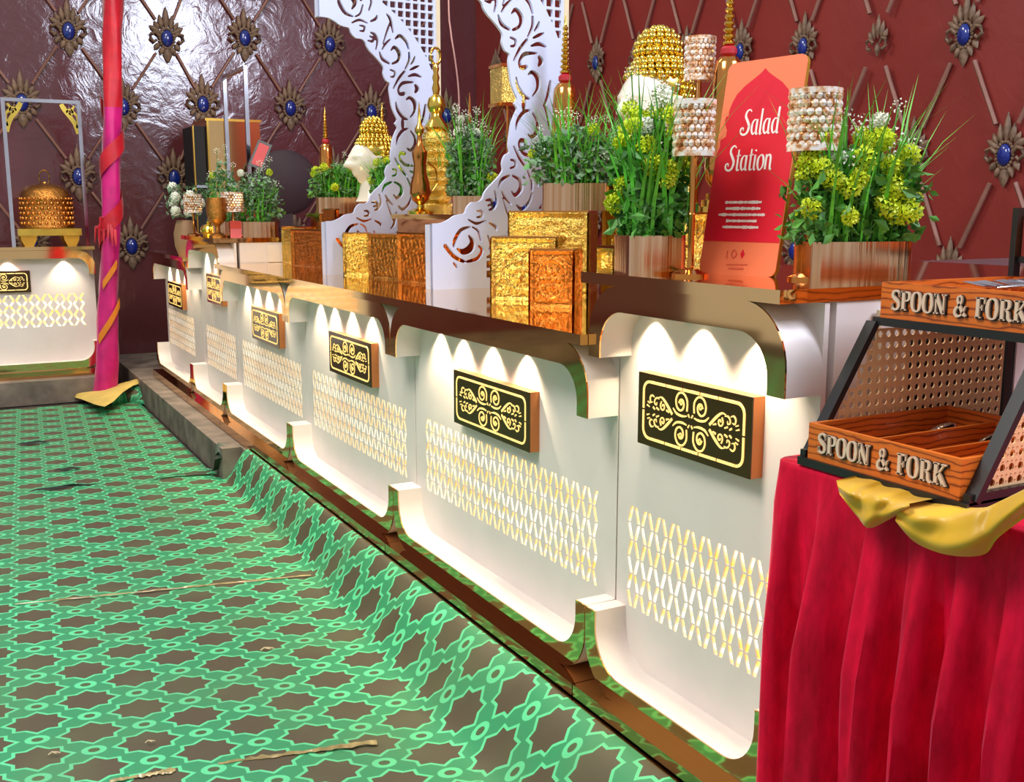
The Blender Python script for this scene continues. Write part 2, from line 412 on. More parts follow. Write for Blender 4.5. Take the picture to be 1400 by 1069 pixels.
# ================================================================== CARPET
def carpet():
    root = thing('carpet', 'green star-patterned carpet lapping over the platform edge', 'carpet', (0, 3, 0))
    ys = [0.2 + .06 * k for k in range(130)]
    def xa(y): return min(1.175, 1.03 + (y - 2.1) * .058 - max(0, y - 3.7) * .035) if y < 5.6 else 1.13
    nf, nc = 44, 16; vs = []; uv = []; fs = []
    for y in ys:
        lap = max(0.0, min(1.0, (5.36 - y) / .14)); a = xa(y); a = max(a, .9)
        arc = a; prev = None
        for i in range(nf + 1):
            x = -4.2 + (a + 4.2) * (1 - (1 - i / nf) ** 1.6)
            z = .003 + .004 * (sin(x * 7 + y * 3) * sin(y * 5 - x * 2)) * (1 if y < 7.8 else .3) + .004
            vs.append((x, y, z)); uv.append((x, y)); prev = (x, z)
        for k in range(1, nc + 1):
            q = k / nc; top = 1.268
            x = a + (top - a) * q if lap > 0 else a + .015 * q
            zz = (q * q * (3 - 2 * q)) * (PZ + .006) if q < .93 else PZ + .006
            zz += .010 * sin(y * 9 + 2.2 * sin(y * 2.3)) * sin(pi * min(q / .93, 1)) + .006 * sin(y * 23 + q * 5) * sin(pi * min(q / .93, 1))
            z = .007 + zz * lap
            if lap < 1: x = x if lap > 0 else a + .015 * q
            arc += hypot(x - prev[0], z - prev[1]); prev = (x, z)
            vs.append((x, y, z)); uv.append((arc, y))
    w = nf + nc + 1
    for j in range(len(ys) - 1):
        for i in range(w - 1): fs.append((j*w+i, j*w+i+1, (j+1)*w+i+1, (j+1)*w+i))
    me = bpy.data.meshes.new('carpet_pile'); me.from_pydata([(x, y - 3, z) for x, y, z in vs], [], fs)
    l = me.uv_layers.new(name='weave')
    for p in me.polygons:
        for li in p.loop_indices: l.data[li].uv = uv[me.loops[li].vertex_index]
    me.polygons.foreach_set('use_smooth', [True] * len(me.polygons))
    put('carpet_pile', me, 'carpet', root)
    # far corner peeled up, pale backing showing
    lo = [(94,541,.02),(112,546,.05),(130,553,.07),(143,556,.08),(155,549,.09),(168,536,.11),(182,527,.13),(198,523,.12)]
    hi = [(94,540,.03),(112,537,.05),(130,533,.06),(143,530,.07),(158,526,.09),(172,522,.11),(186,519,.14),(199,521,.13)]
    mb = MB(); V = []
    for (a, b) in zip(lo, hi):
        A, B = on_z(*a), on_z(*b)
        for q in range(5):
            p = A.lerp(B, q / 4); p.z += .02 * sin(pi * q / 4); V.append(p - Vector((0, 3, 0)))
    mb.add(V, [(i*5+k, (i+1)*5+k, (i+1)*5+k+1, i*5+k+1) for i in range(7) for k in range(4)])
    mb.build('turned_up_corner', 'underside', root, True, 80)['label'] = 'beige backing of the turned-up carpet corner'
    lo2 = [(150,556,.01),(175,549,.01),(200,553,.01),(214,560,.01)]; hi2 = [(158,546,.08),(172,534,.10),(186,526,.12),(203,526,.10)]
    V = []; uvs = []
    for a, b in zip(lo2, hi2):
        A, B = on_z(*a), on_z(*b)
        for q in range(4):
            p = A.lerp(B, q / 3); V.append(p - Vector((0, 3, 0))); uvs.append((p.x, p.y + p.z))
    me = bpy.data.meshes.new('raised_carpet_edge'); me.from_pydata(V, [], [(i*4+k, (i+1)*4+k, (i+1)*4+k+1, i*4+k+1) for i in range(3) for k in range(3)])
    l = me.uv_layers.new(name='weave')
    for p in me.polygons:
        p.use_smooth = True
        for li in p.loop_indices: l.data[li].uv = uvs[me.loops[li].vertex_index]
    put('raised_carpet_edge', me, 'carpet', root)
    # loose strip of edging
    pts = [on_z(303,610,.165), on_z(302,625,.12), on_z(298,640,.05), on_z(285,646,.02), on_z(262,648,.016), on_z(236,650,.014), on_z(210,655,.012)]
    pts = [Vector(p) for p in spline([tuple(p) for p in pts], 5)]; mb = MB(); V = []
    for i, p in enumerate(pts):
        d = (pts[min(i+1, len(pts)-1)] - pts[max(i-1, 0)]).normalized(); s = d.cross(Vector((0, 0, 1))).normalized()
        w = .035 * (1 - .75 * i / len(pts)); V += [p - s*w - Vector((0,3,-.004)), p + s*w*.4 - Vector((0,3,-.02*(1-i/len(pts)))), p + s*w - Vector((0,3,0))]
    mb.add(V, [(i*3+k, i*3+3+k, i*3+4+k, i*3+1+k) for i in range(len(pts)-1) for k in range(2)])
    mb.build('loose_edge_strip', plain('dark_green_rubber', (52, 66, 50), 0.5), root, True, 80)
carpet()
def tape(label, a, b, w, bulge=.004):
    A, B = on_z(*a, .012), on_z(*b, .012); d = (B - A); s = d.cross(Vector((0, 0, 1))).normalized(); mb = MB(); V = []
    n = 30
    for i in range(n + 1):
        p = A + d * (i / n); ww = w * (.3 + .8 * random.random()) * (.4 + .6 * i / n); h = .002 + bulge * random.random()
        V += [p - s*ww - A, p + Vector((0, 0, h)) - A, p + s*ww - A]
    mb.add(V, [(i*3+k, i*3+3+k, i*3+4+k, i*3+1+k) for i in range(n) for k in range(2)])
    o = mb.build('tape_strip', 'tape', None, True, 60, A); tag(o, label, 'tape')
tape('crumpled tan tape strip on the carpet, thick torn end up', (298, 1044), (515, 1014), .014, .008)
tape('dull tape strip on the carpet running out beside the crumpled one', (150, 1068), (240, 1052), .016)
tape('long shiny clear tape line across the middle of the carpet', (20, 826), (425, 786), .010, .003)
for lab, px, py, s in (('curled pale straw scrap on a dark carpet star', 365, 888, .02), ('tiny hooked pale scrap on the carpet', 205, 1015, .012),
                       ('small pale twig scrap near the edge of the carpet', 74, 1031, .014), ('reddish paper scrap on the carpet slope by the plinth', 692, 915, .012)):
    p = on_z(px, py, .014 if px < 600 else .13)
    mb = MB(); mb.tube([(-s, 0, .002), (-s*.3, s*.4, .005), (s*.5, s*.2, .003), (s, -s*.5, .004)], s*.12, 5); mb.tube([(-s*.2, s*.3, .004), (s*.4, -s*.5, .004)], s*.1, 5)
    tag(mb.build('litter_scrap', 'litter' if px < 600 else 'redcard', None, True, 60, p), lab, 'scrap', 'scraps lying on the carpet')
for lab, px, py, s in (('dark rumpled scrap on the far part of the carpet', 45, 606, .09), ('flat dark patch of lint on the far carpet', 93, 642, .07), ('thin dark thread lying on the far carpet', 85, 667, .16)):
    p = on_z(px, py, .012); mb = MB(); V = []
    for i in range(7):
        q = i / 6 * 2 - 1; ww = s * (.18 if s < .1 else .05) * (1 - q*q*.8)
        V += [(q*s, -ww + .01*sin(i*2), .001), (q*s, .01*sin(i*2), .012 * (1 - q*q) + .002), (q*s, ww + .01*sin(i*3), .001)]
    mb.add(V, [(i*3+k, i*3+3+k, i*3+4+k, i*3+1+k) for i in range(6) for k in range(2)])
    tag(mb.build('dark_scrap', plain('dark_scrap_cloth', (34, 40, 32), 0.8), None, True, 60, p), lab, 'scrap', 'dark scraps on the carpet')

# ================================================================== BUFFET COUNTERS
# local frame: x = depth (0 = front plane), y = along the counter, z = 0 on the platform
def band(L, z_end, z_far, ts, tb, ro, ri, n=10):
    """U profile in (y, z): uprights end at z_end, cross band outer edge at z_far"""
    s = 1 if z_end > z_far else -1
    out = [(0, z_end)]; inn = [(ts, z_end)]
    for k in range(n + 1):
        t = pi / 2 * k / n; out.append((ro - ro*cos(t), z_far + s*(ro - ro*sin(t)))); inn.append((ts + ri - ri*cos(t), z_far + s*(tb + ri - ri*sin(t))))
    out = out + [(L - y, z) for y, z in reversed(out)]; inn = inn + [(L - y, z) for y, z in reversed(inn)]
    return out, inn
def band_solid(mb, out, inn, x0, x1):
    n = len(out); V = [(x, *p) for x in (x0, x1) for p in out + inn]; m = 2 * n; fs = []
    for i in range(n - 1):
        fs += [(i, i+1, n+i+1, n+i), (m+i, m+n+i, m+n+i+1, m+i+1), (i, m+i, m+i+1, i+1), (n+i, n+i+1, m+n+i+1, m+n+i)]
    fs += [(0, n, m+n, m), (n-1, m+n-1, m+2*n-1, 2*n-1)]
    mb.add(V, fs)
def spiral(cx, cy, r, turns, a0, sgn=1, n=12):
    return [(cx + r*(1-.86*i/n)*cos(a0 + sgn*2*pi*turns*i/n), cy + r*(1-.86*i/n)*sin(a0 + sgn*2*pi*turns*i/n)) for i in range(n + 1)]
def sign_strokes(w, h):
    """cut-out scrollwork, centred; returns [(pts, widths)]"""
    S = []; k = h / .53; a = w / 1.36
    q = []
    q.append((spiral(.12, .105, .088, 1.6, radians(-150), -1), [.016] * 13))
    q.append(([(.045, .03), (.10, .022), (.17, .03), (.215, .06)], [.010, .018, .018, .008]))
    q.append(([(.225, .015), (.30, .075), (.36, .11), (.405, .105)], [.022, .024, .016, .006]))
    q.append((spiral(.345, .052, .036, 1.2, radians(60), -1, 9), [.012] * 10))
    q.append(([(.395, .095), (.425, .10), (.45, .085), (.455, .06), (.43, .05), (.425, .07)], [.006, .014, .012, .012, .010, .006]))
    q.append(([(.46, .10), (.49, .11), (.515, .09), (.505, .06), (.48, .065)], [.006, .014, .014, .012, .006]))
    q.append(([(.395, .02), (.43, .032)], [.012, .016])); q.append(([(.45, .016), (.475, .03)], [.012, .016]))
    q.append(([(.265, .022), (.30, .032)], [.010, .018])); q.append(([(.52, .025), (.555, .035)], [.008, .014])); q.append(([(.515, .05), (.545, .06)], [.008, .012]))
    q.append(([(.012, .025), (.028, .045)], [.010, .014])); q.append((spiral(.12, .105, .026, 1.0, 0, 1, 6), [.010] * 7))
    for sx in (-1, 1):
        for sy in (-1, 1):
            for p, wd in q: S.append(([(x*sx*a, y*sy*k*1.05) for x, y in p], [v * min(a, k) * .95 for v in wd]))
    bw, bh, r = w/2 - .022, h/2 - .018, .022; t = .0062
    nx = max(4, round(w / .075)); g = .004
    for sy in (-1, 1):
        for i in range(nx):
            x0 = -bw + r + (2*bw - 2*r)*i/nx + g/2; x1 = -bw + r + (2*bw - 2*r)*(i+1)/nx - g/2; S.append(([(x0, sy*bh), (x1, sy*bh)], [t, t]))
    for sx in (-1, 1):
        for y0, y1 in ((-bh + r, -g/2), (g/2, bh - r)): S.append(([(sx*bw, y0), (sx*bw, y1)], [t, t]))
        for sy in (-1, 1):
            S.append(([(sx*(bw - r + r*sin(pi/2*i/4)), sy*(bh - r + r*cos(pi/2*i/4))) for i in range(5)], [t] * 5))
    return S
def spot(parent, x, y, z, e):
    l = bpy.data.lights.new('downlight_beam', 'SPOT'); l.energy = e; l.color = (1.0, 0.84, 0.58); l.spot_size = radians(100); l.spot_blend = 0.75
    l.shadow_soft_size = 0.008
    o = bpy.data.objects.new('downlight_beam', l); COL.objects.link(o); o.parent = parent; o.location = (x, y, z)
    o.rotation_euler = (0, radians(-7), 0)
def counter(label, loc, L, H, sign, lat, nspots, depth=1.04, rz=0.0, spots=None, energy=8.5, square=False, hood_drop=.175):
    root = thing('buffet_counter', label, 'counter', loc, rz, 'white and gold buffet counters')
    P = .09                                                     # panel plane
    MB().box(-.034, depth, .002, L - .002, 0, .05).build('plinth', 'plinth', root)
    out, inn = band(L - .004, .247, .05, .042, .056, .125, .10)
    out = [(y + .002, z) for y, z in out]; inn = [(y + .002, z) for y, z in inn]
    m = MB(); band_solid(m, out, inn, .004, P); m.build('base_shell', 'white', root, True, 50)
    m = MB(); band_solid(m, out, inn, 0, .004); m.build('base_fascia', 'gold', root)
    zt = H - .027
    out, inn = band(L - .004, H - .027 - hood_drop, zt, .046, .058, .12, .085)
    out = [(y + .002, z) for y, z in out]; inn = [(y + .002, z) for y, z in inn]
    m = MB(); band_solid(m, out, inn, .004, P); m.build('hood_shell', 'white', root, True, 50)
    m = MB(); band_solid(m, out, inn, 0, .004); m.build('hood_fascia', 'gold', root)
    MB().box(-.022, depth + .01, 0, L, H - .025, H).build('countertop', 'gold', root)
    MB().box(P + .03, depth - .02, .004, L - .004, .05, H - .026).build('body', 'white', root)
    # front panel with the cut lattice
    y0, y1, z0, z1 = lat; m = MB()
    for a, b, c, d in ((.003, L - .003, .05, z0), (.003, L - .003, z1, zt), (.003, y0, z0, z1), (y1, L - .003, z0, z1)): m.box(P, P + .012, a, b, c, d)
    if square: nc = max(2, round((y1 - y0) / .042)); nr = max(2, round((z1 - z0) / .042))
    else: nc = max(2, round((y1 - y0) / .0275)); nr = max(2, round((z1 - z0) / .046))
    cw, ch = (y1 - y0) / nc, (z1 - z0) / nr
    for i in range(nc):
        for j in range(nr):
            ya, za = y0 + i*cw, z0 + j*ch; up = (i + j) % 2 == 0
            C = [(0, 0), (1, 0), (1, 1), (0, 1)]
            hw = .33 if not square else .27; a, b = .06, .94
            if up: I = [(a, a*.8), (a + hw*1.3, a*.8), (b, 1 - a*.8), (b - hw*1.3, 1 - a*.8)]; order = [0, 1, 2, 3]
            else: I = [(b - hw*1.3, a*.8), (b, a*.8), (a + hw*1.3, 1 - a*.8), (a, 1 - a*.8)]; order = [0, 1, 2, 3]
            cv = [(ya + u*cw, za + v*ch) for u, v in C]; iv = [(ya + u*cw, za + v*ch) for u, v in I]
            V = [(P, *p) for p in cv] + [(P, *p) for p in iv] + [(P + .004, *p) for p in iv]
            fs = []
            for k in range(4):
                n = (k + 1) % 4; fs += [(k, 4 + k, 4 + n, n), (4 + k, 8 + k, 8 + n, 4 + n)]
            m.add(V, fs)
    m.build('front_panel', 'white', root)
    MB().box(P + .0042, P + .0115, y0 + .001, y1 - .001, z0 + .001, z1 - .001).build('lattice_backlight', 'backlight', root)['label'] = 'backlit sheet with painted gold and white reflections seen through the lattice'
    # sign box
    if sign:
        sy0, sy1, sz0, sz1 = sign; sx = P - .032; w, h = sy1 - sy0, sz1 - sz0; cy, cz = (sy0 + sy1)/2, (sz0 + sz1)/2
        sb = MB().box(sx + .003, P, sy0, sy1, sz0, sz1).build('sign_box', 'signside', root)
        MB().box(sx, sx + .003, sy0, sy1, sz0, sz1).build('sign_face', 'signface', sb)
        m = MB()
        for p, wd in sign_strokes(w, h): m.stroke(p, wd, lambda u, v, k: (sx + .001 - .0025*k, cy - u, cz + v), res=3)
        m.build('sign_scrollwork', 'glow', sb)['label'] = 'lit gold scrollwork and dashed border'
    zs = zt - .06
    for i in range(nspots):
        y = spots[i] if spots else L * (i + .75) / (nspots + .5)
        m = MB(); m.lathe([(.016, 0), (.016, -.004), (.012, -.004), (.012, -.002)], 14, (P - .03, y, zs + .0025)); m.build('downlight', 'chrome', root)
        MB().lathe([(.0115, 0), (.0115, -.002)], 12, (P - .03, y, zs + .001)).build('lamp_lens', 'lamp', root)
        spot(root, P - .03, y, zs - .004, energy)
    return root
def world_y(y): return y
LAT2 = lambda L: (.085, L - .085, .250, .505)
Y1, Y2, Y3, Y4, Y5, Y6, Y7 = 1.40, 2.06, 3.315, 4.57, 5.825, 6.71, 7.96
HT, HN = 1.062, .915
counter('tall narrow white buffet counter under the salad sign, beside the velvet table', (XF, Y1, PZ), Y2 - Y1, HT, (.15, .535, .675, .84), (.05, .615, .25, .505), 3, 1.06, spots=(.155, .345, .515), hood_drop=.17)
counter('long white buffet counter carrying the nearer scroll-cut arch foot and big gold box', (XF, Y2, PZ), Y3 - Y2, HN, (.385, .870, .545, .712), LAT2(Y3 - Y2), 4, spots=(.45, .66, .86, 1.03))
counter('long white buffet counter with three bronze and gold boxes in a row on top', (XF, Y3, PZ), Y4 - Y3, HN, (.345, .830, .545, .712), LAT2(Y4 - Y3), 4, spots=(.40, .62, .83, 1.02))
counter('long white buffet counter whose sign glares gold, next to the short tall counter', (XF, Y4, PZ), Y5 - Y4, HN, (.325, .820, .55, .717), LAT2(Y5 - Y4), 4, spots=(.36, .58, .80, 1.0))
counter('short tall white buffet counter carrying crystal holders and grey-green planters', (XF, Y5, PZ), Y6 - Y5, HT - .01, (.22, .60, .66, .83), (.07, Y6 - Y5 - .07, .25, .505), 3, 1.06)
counter('last white buffet counter of the row, empty top, open to the dark corner', (XF, Y6, PZ), Y7 - Y6, HN, (.50, .98, .545, .712), (.30, Y7 - Y6 - .06, .25, .505), 4)
# counter against the back wall, turned to face down the aisle
counter('white and gold counter against the back wall carrying the gold cloche', (.965, 8.26, PZ), 1.45, .945, (.44, .86, .62, .775), (.08, 1.36, .36, .60), 3, .86, pi / 2, spots=(.21, .58, 1.0), square=True)

# ================================================================== DISPLAY PIECES ON THE COUNTERS
S2, S1, SH = PZ + HN, PZ + HT, 1.355          # counter tops: normal, tall; riser shelf top
def at(px, y, z): p = on_y(px, 288, y); return (p.x, y, z)

# ---- end cabinets next to the tall counters (white, dark opening, steel top)
def end_cabinet(label, x0, x1, y0, y1, zt, hole):
    r = thing('end_cabinet', label, 'cabinet', (x0, y0, PZ))
    w, d, h = x1 - x0, y1 - y0, zt - PZ; hx0, hx1, hz0, hz1 = hole
    m = MB()
    for a in ((0, hx0, 0, .02, 0, h - .03), (hx1, w, 0, .02, 0, h - .03), (hx0, hx1, 0, .02, 0, hz0), (hx0, hx1, 0, .02, hz1, h - .03),
              (0, .02, .02, d, 0, h - .03), (w - .02, w, .02, d, 0, h - .03), (.02, w - .02, d - .02, d, 0, h - .03)): m.box(*a)
    m.build('carcass', 'white', r)
    MB().box(hx0 - .04, hx1 + .04, .15, .16, hz0 - .04, hz1 + .04).build('dark_inner_back', 'dark', r)
    MB().box(hx0 - .04, hx1 + .04, .02, .15, (hz0 + hz1)/2 - .008, (hz0 + hz1)/2 + .008).build('inner_shelf', 'dark', r)
    MB().box(0, w + .02, -.012, d, h - .03, h).build('cabinet_top', 'steel', r)
end_cabinet('white end cabinet with black opening and grey steel top beside the salad counter', 2.385, 3.25, 1.43, 2.05, S1, (.12, .6, .35, .95))
side = thing('side_cabinet', 'narrow white cabinet face with a square black opening beside the wooden cutlery rack', 'cabinet', (1.53, 1.392, PZ))
m = MB()
for a in ((0, .085, 0, .006, .0, HT - .045), (.085, .40, 0, .006, .965, HT - .045), (.085, .40, 0, .006, 0, .55), (.40, .85, 0, .006, 0, HT - .045)): m.box(*a)
m.build('face_board', 'white', side); MB().box(.085, .40, .0035, .0055, .55, .965).build('black_opening', 'dark', side)
MB().box(-.004, .0, -.003, .006, 0, HT - .045).build('seam', 'edge', side)
side2 = thing('side_cabinet', 'white cabinet side with a black shelf opening below the far planters', 'cabinet', (1.66, Y5 - .008, PZ + HN + .002))
m = MB()
for a in ((-.08, .10, 0, .006, 0, .098), (.10, .42, 0, .006, 0, .015), (.10, .42, 0, .006, .085, .098), (.42, .6, 0, .006, 0, .098)): m.box(*a)
m.build('face_board', 'white', side2); MB().box(.10, .42, .0035, .0055, .015, .085).build('black_opening', 'dark', side2)
MB().box(.10, .42, .001, .0036, .048, .053).build('shelf_edge', 'chrome', side2)

# ---- riser shelves
for lab, ya, yb, x0, x1 in (('gold mirrored riser shelf behind the nearer arch', 3.60, 4.50, 1.80, 2.33), ('gold mirrored riser shelf behind the farther arch', 4.62, 5.78, 1.80, 2.33)):
    r = thing('riser_shelf', lab, 'shelf', (x0, ya, S2))
    MB().box(0, x1 - x0, 0, yb - ya, SH - S2 - .02, SH - S2).build('shelf_top', 'gold', r)
    MB().box(.02, x1 - x0, .015, yb - ya - .015, 0, SH - S2 - .02).build('shelf_body', 'coppergold', r)
    MB().box(-.004, .0, 0, yb - ya, SH - S2 - .018, SH - S2 - .004).build('shelf_lip', 'brass', r)

# ---- embossed foil boxes
def relief(a, b, kind):
    r = hypot(a, b); t = atan2(b, a); e = max(abs(a), abs(b))
    if e > .9: return 1.0
    if e > .82: return .15
    h = .0
    if kind == 0:
        h = .9 * math.exp(-((r - .30) / .13) ** 2) * (.55 + .45 * cos(6 * t)) + .8 * math.exp(-(r / .1) ** 2)
        h += .7 * math.exp(-((r - .68) / .05) ** 2) + (.5 + .5 * sin(16 * a + 3 * sin(11 * b)) * cos(15 * b)) * .55 * (r > .74) + .35 * math.exp(-((r - .5) / .06) ** 2) * (.5 + .5 * cos(12 * t))
    else:
        h = .5 + .5 * sin(15 * a + 2.5 * sin(11 * b)) * cos(16 * b + 2.2 * sin(10 * a))
        h = h * .8
    return h
def foil_box(label, x, y, dx, dy, w, d, h, mat, kind=1, z=S2, lid=True, group='embossed foil boxes'):
    r = thing('foil_box', label, 'box', (x, y, z), atan2(dy, dx), group)
    MB().box(.004, w - .004, .004, d - .004, 0, h - .004).build('box_body', mat, r)
    n = 40
    for nm, fn, W_ in (('front_relief', lambda u, v, o: (u, .004 - .011 * o, v), w), ('side_relief', lambda u, v, o: (.004 - .011 * o, d - u, v), d), ('side_relief', lambda u, v, o: (w - .004 + .011 * o, u, v), d)):
        m = MB(); V = [fn(W_ * i / n, (h - .006) * j / n, relief(2*i/n - 1, 2*j/n - 1, kind)) for j in range(n + 1) for i in range(n + 1)]
        m.add(V, [(j*(n+1)+i, j*(n+1)+i+1, (j+1)*(n+1)+i+1, (j+1)*(n+1)+i) for j in range(n) for i in range(n)])
        m.build(nm, mat, r, True, 75)
    if lid: MB().box(-.004, w + .004, -.004, d + .004, h - .006, h).build('lid', 'coppergold', r)
    return r
q = (.77, -.63)
foil_box('big square gold foil box with round flower relief beside the arch foot', 1.54, 3.00, *q, .205, .19, .205, 'embossgold', 0)
foil_box('orange copper foil box standing in front of the big gold flower box', 1.525, 2.72, *q, .125, .18, .175, 'embosscopper', 0)
foil_box('wide gold foil box raised behind, carrying a planter and a bell', 1.765, 3.30, *q, .275, .27, .285, 'embossgold', 1)
foil_box('low flat gold foil box at the corner of the salad counter', 1.325, 1.975, .99, -.05, .19, .07, .06, 'embossgold', 0, S1)
foil_box('gold foil box at the far end of the three in a row', 1.56, 4.475, .90, -.43, .11, .07, .19, 'embossgold', 1)
foil_box('dark bronze foil box in the middle of the three in a row', 1.60, 4.27, .30, -.95, .20, .14, .19, 'embossbrown', 1)
foil_box('copper foil box next to the arch foot, one of three in a row', 1.61, 3.96, .20, -.98, .22, .14, .20, 'embosscopper', 1)
foil_box('orange copper foil box beside the foot of the farther arch', 1.61, 5.44, .15, -.99, .36, .10, .19, 'embosscopper', 1)
foil_box('pale gold foil box at the end of the boxes, below the far planters', 1.665, 5.80, .10, -.99, .33, .085, .20, 'embossgold', 1)
foil_box('small copper foil box set back below the bushy planter', 1.775, 5.455, 0, -1, .25, .014, .295, 'embosscopper', 1, S2)

# ---- scroll-cut white arches: traced on the plane of the board, lower half mirrored upward
AY = 3.52; AZ = 1.76
def A5(x, y): p = on_y(560 + x / 2.546, y / 2.546, AY); return (p.x, p.z)
def A3(x, y): p = on_y(640 + x / 3.687, y / 3.687, AY); return (p.x, p.z)
inner = [A5(75, 778), A5(108, 776), A5(135, 764), A5(152, 752), A5(172, 746), A5(190, 742), A5(198, 722), A5(215, 704), A5(238, 702), A5(252, 690), A5(258, 672), A5(272, 652), A5(290, 634),
         A5(310, 612), A5(322, 592), A5(320, 566), A5(330, 540), A5(345, 530), A5(342, 505), A5(346, 470), A5(352, 430), A5(364, 398), A5(372, 378), A5(358, 356), A5(358, 335)]
XL, XR = 1.56, 2.125
STK = []                                                # scroll cuts of the lower half: (points, widths in metres)
def c3(w, *p): STK.append(([A3(*q_) for q_ in p], [(v + 3) * .00125 for v in w]))
def c5(w, *p): STK.append(([A5(*q_) for q_ in p], [(v + 1) * .0017 for v in w]))
c3((4, 9, 10, 5), (362, 500), (388, 548), (402, 605), (408, 655))
c3((5, 11, 10, 3), (305, 556), (274, 570), (247, 610), (238, 655))
c3((4, 10, 15, 10, 4), (322, 572), (346, 612), (346, 662), (320, 690), (300, 678))
c3((12, 10, 8, 10, 4), (286, 712), (262, 708), (256, 738), (282, 776), (338, 786))
c3((8, 16, 8), (352, 728), (362, 748), (352, 768))
c3((3, 9, 7), (226, 738), (258, 800), (290, 845))
c3((4, 6, 6, 4), (212, 806), (232, 812), (234, 838), (210, 848))
c3((3, 10, 4), (312, 818), (350, 832), (384, 822))
c3((3, 8, 3), (322, 858), (350, 874), (372, 886)); c3((3, 7, 3), (328, 892), (342, 914), (350, 938))
c3((3, 10, 6), (150, 948), (166, 908), (204, 886)); c3((5, 9, 14, 10, 3), (222, 886), (256, 908), (262, 950), (236, 984), (216, 964))
c3((4, 8, 6), (296, 862), (318, 915), (318, 958)); c3((5, 9, 10, 4), (318, 976), (302, 1022), (268, 1054), (242, 1034))
c3((3, 7, 3), (166, 966), (186, 1000), (212, 1028))
c3((3, 8, 10, 4), (130, 962), (140, 1010), (126, 1046), (104, 1058)); c3((3, 8, 8, 4), (86, 1010), (110, 1008), (120, 1026), (98, 1036))
c5((3, 6, 3), (202, 764), (232, 778), (262, 768)); c5((3, 6, 6, 3), (232, 734), (248, 736), (250, 752), (232, 756))
c5((4, 7, 4), (276, 776), (296, 788), (300, 800)); c5((3, 6, 5), (322, 690), (340, 745), (352, 778)); c5((5, 8, 3), (362, 740), (352, 790), (338, 810))
c5((4, 9, 10, 5), (206, 790), (176, 802), (156, 836), (152, 858)); c5((4, 12, 18, 12, 4), (204, 820), (216, 842), (208, 866), (184, 876), (164, 866))
c5((9, 9, 7), (122, 856), (152, 892), (188, 910)); c5((6, 9, 8, 4), (200, 910), (234, 900), (250, 872), (238, 856)); c5((3, 6, 2), (150, 914), (158, 924), (164, 932))
c5((3, 5, 4), (216, 790), (236, 804), (246, 838)); c5((4, 6, 5), (270, 820), (280, 850), (276, 868))
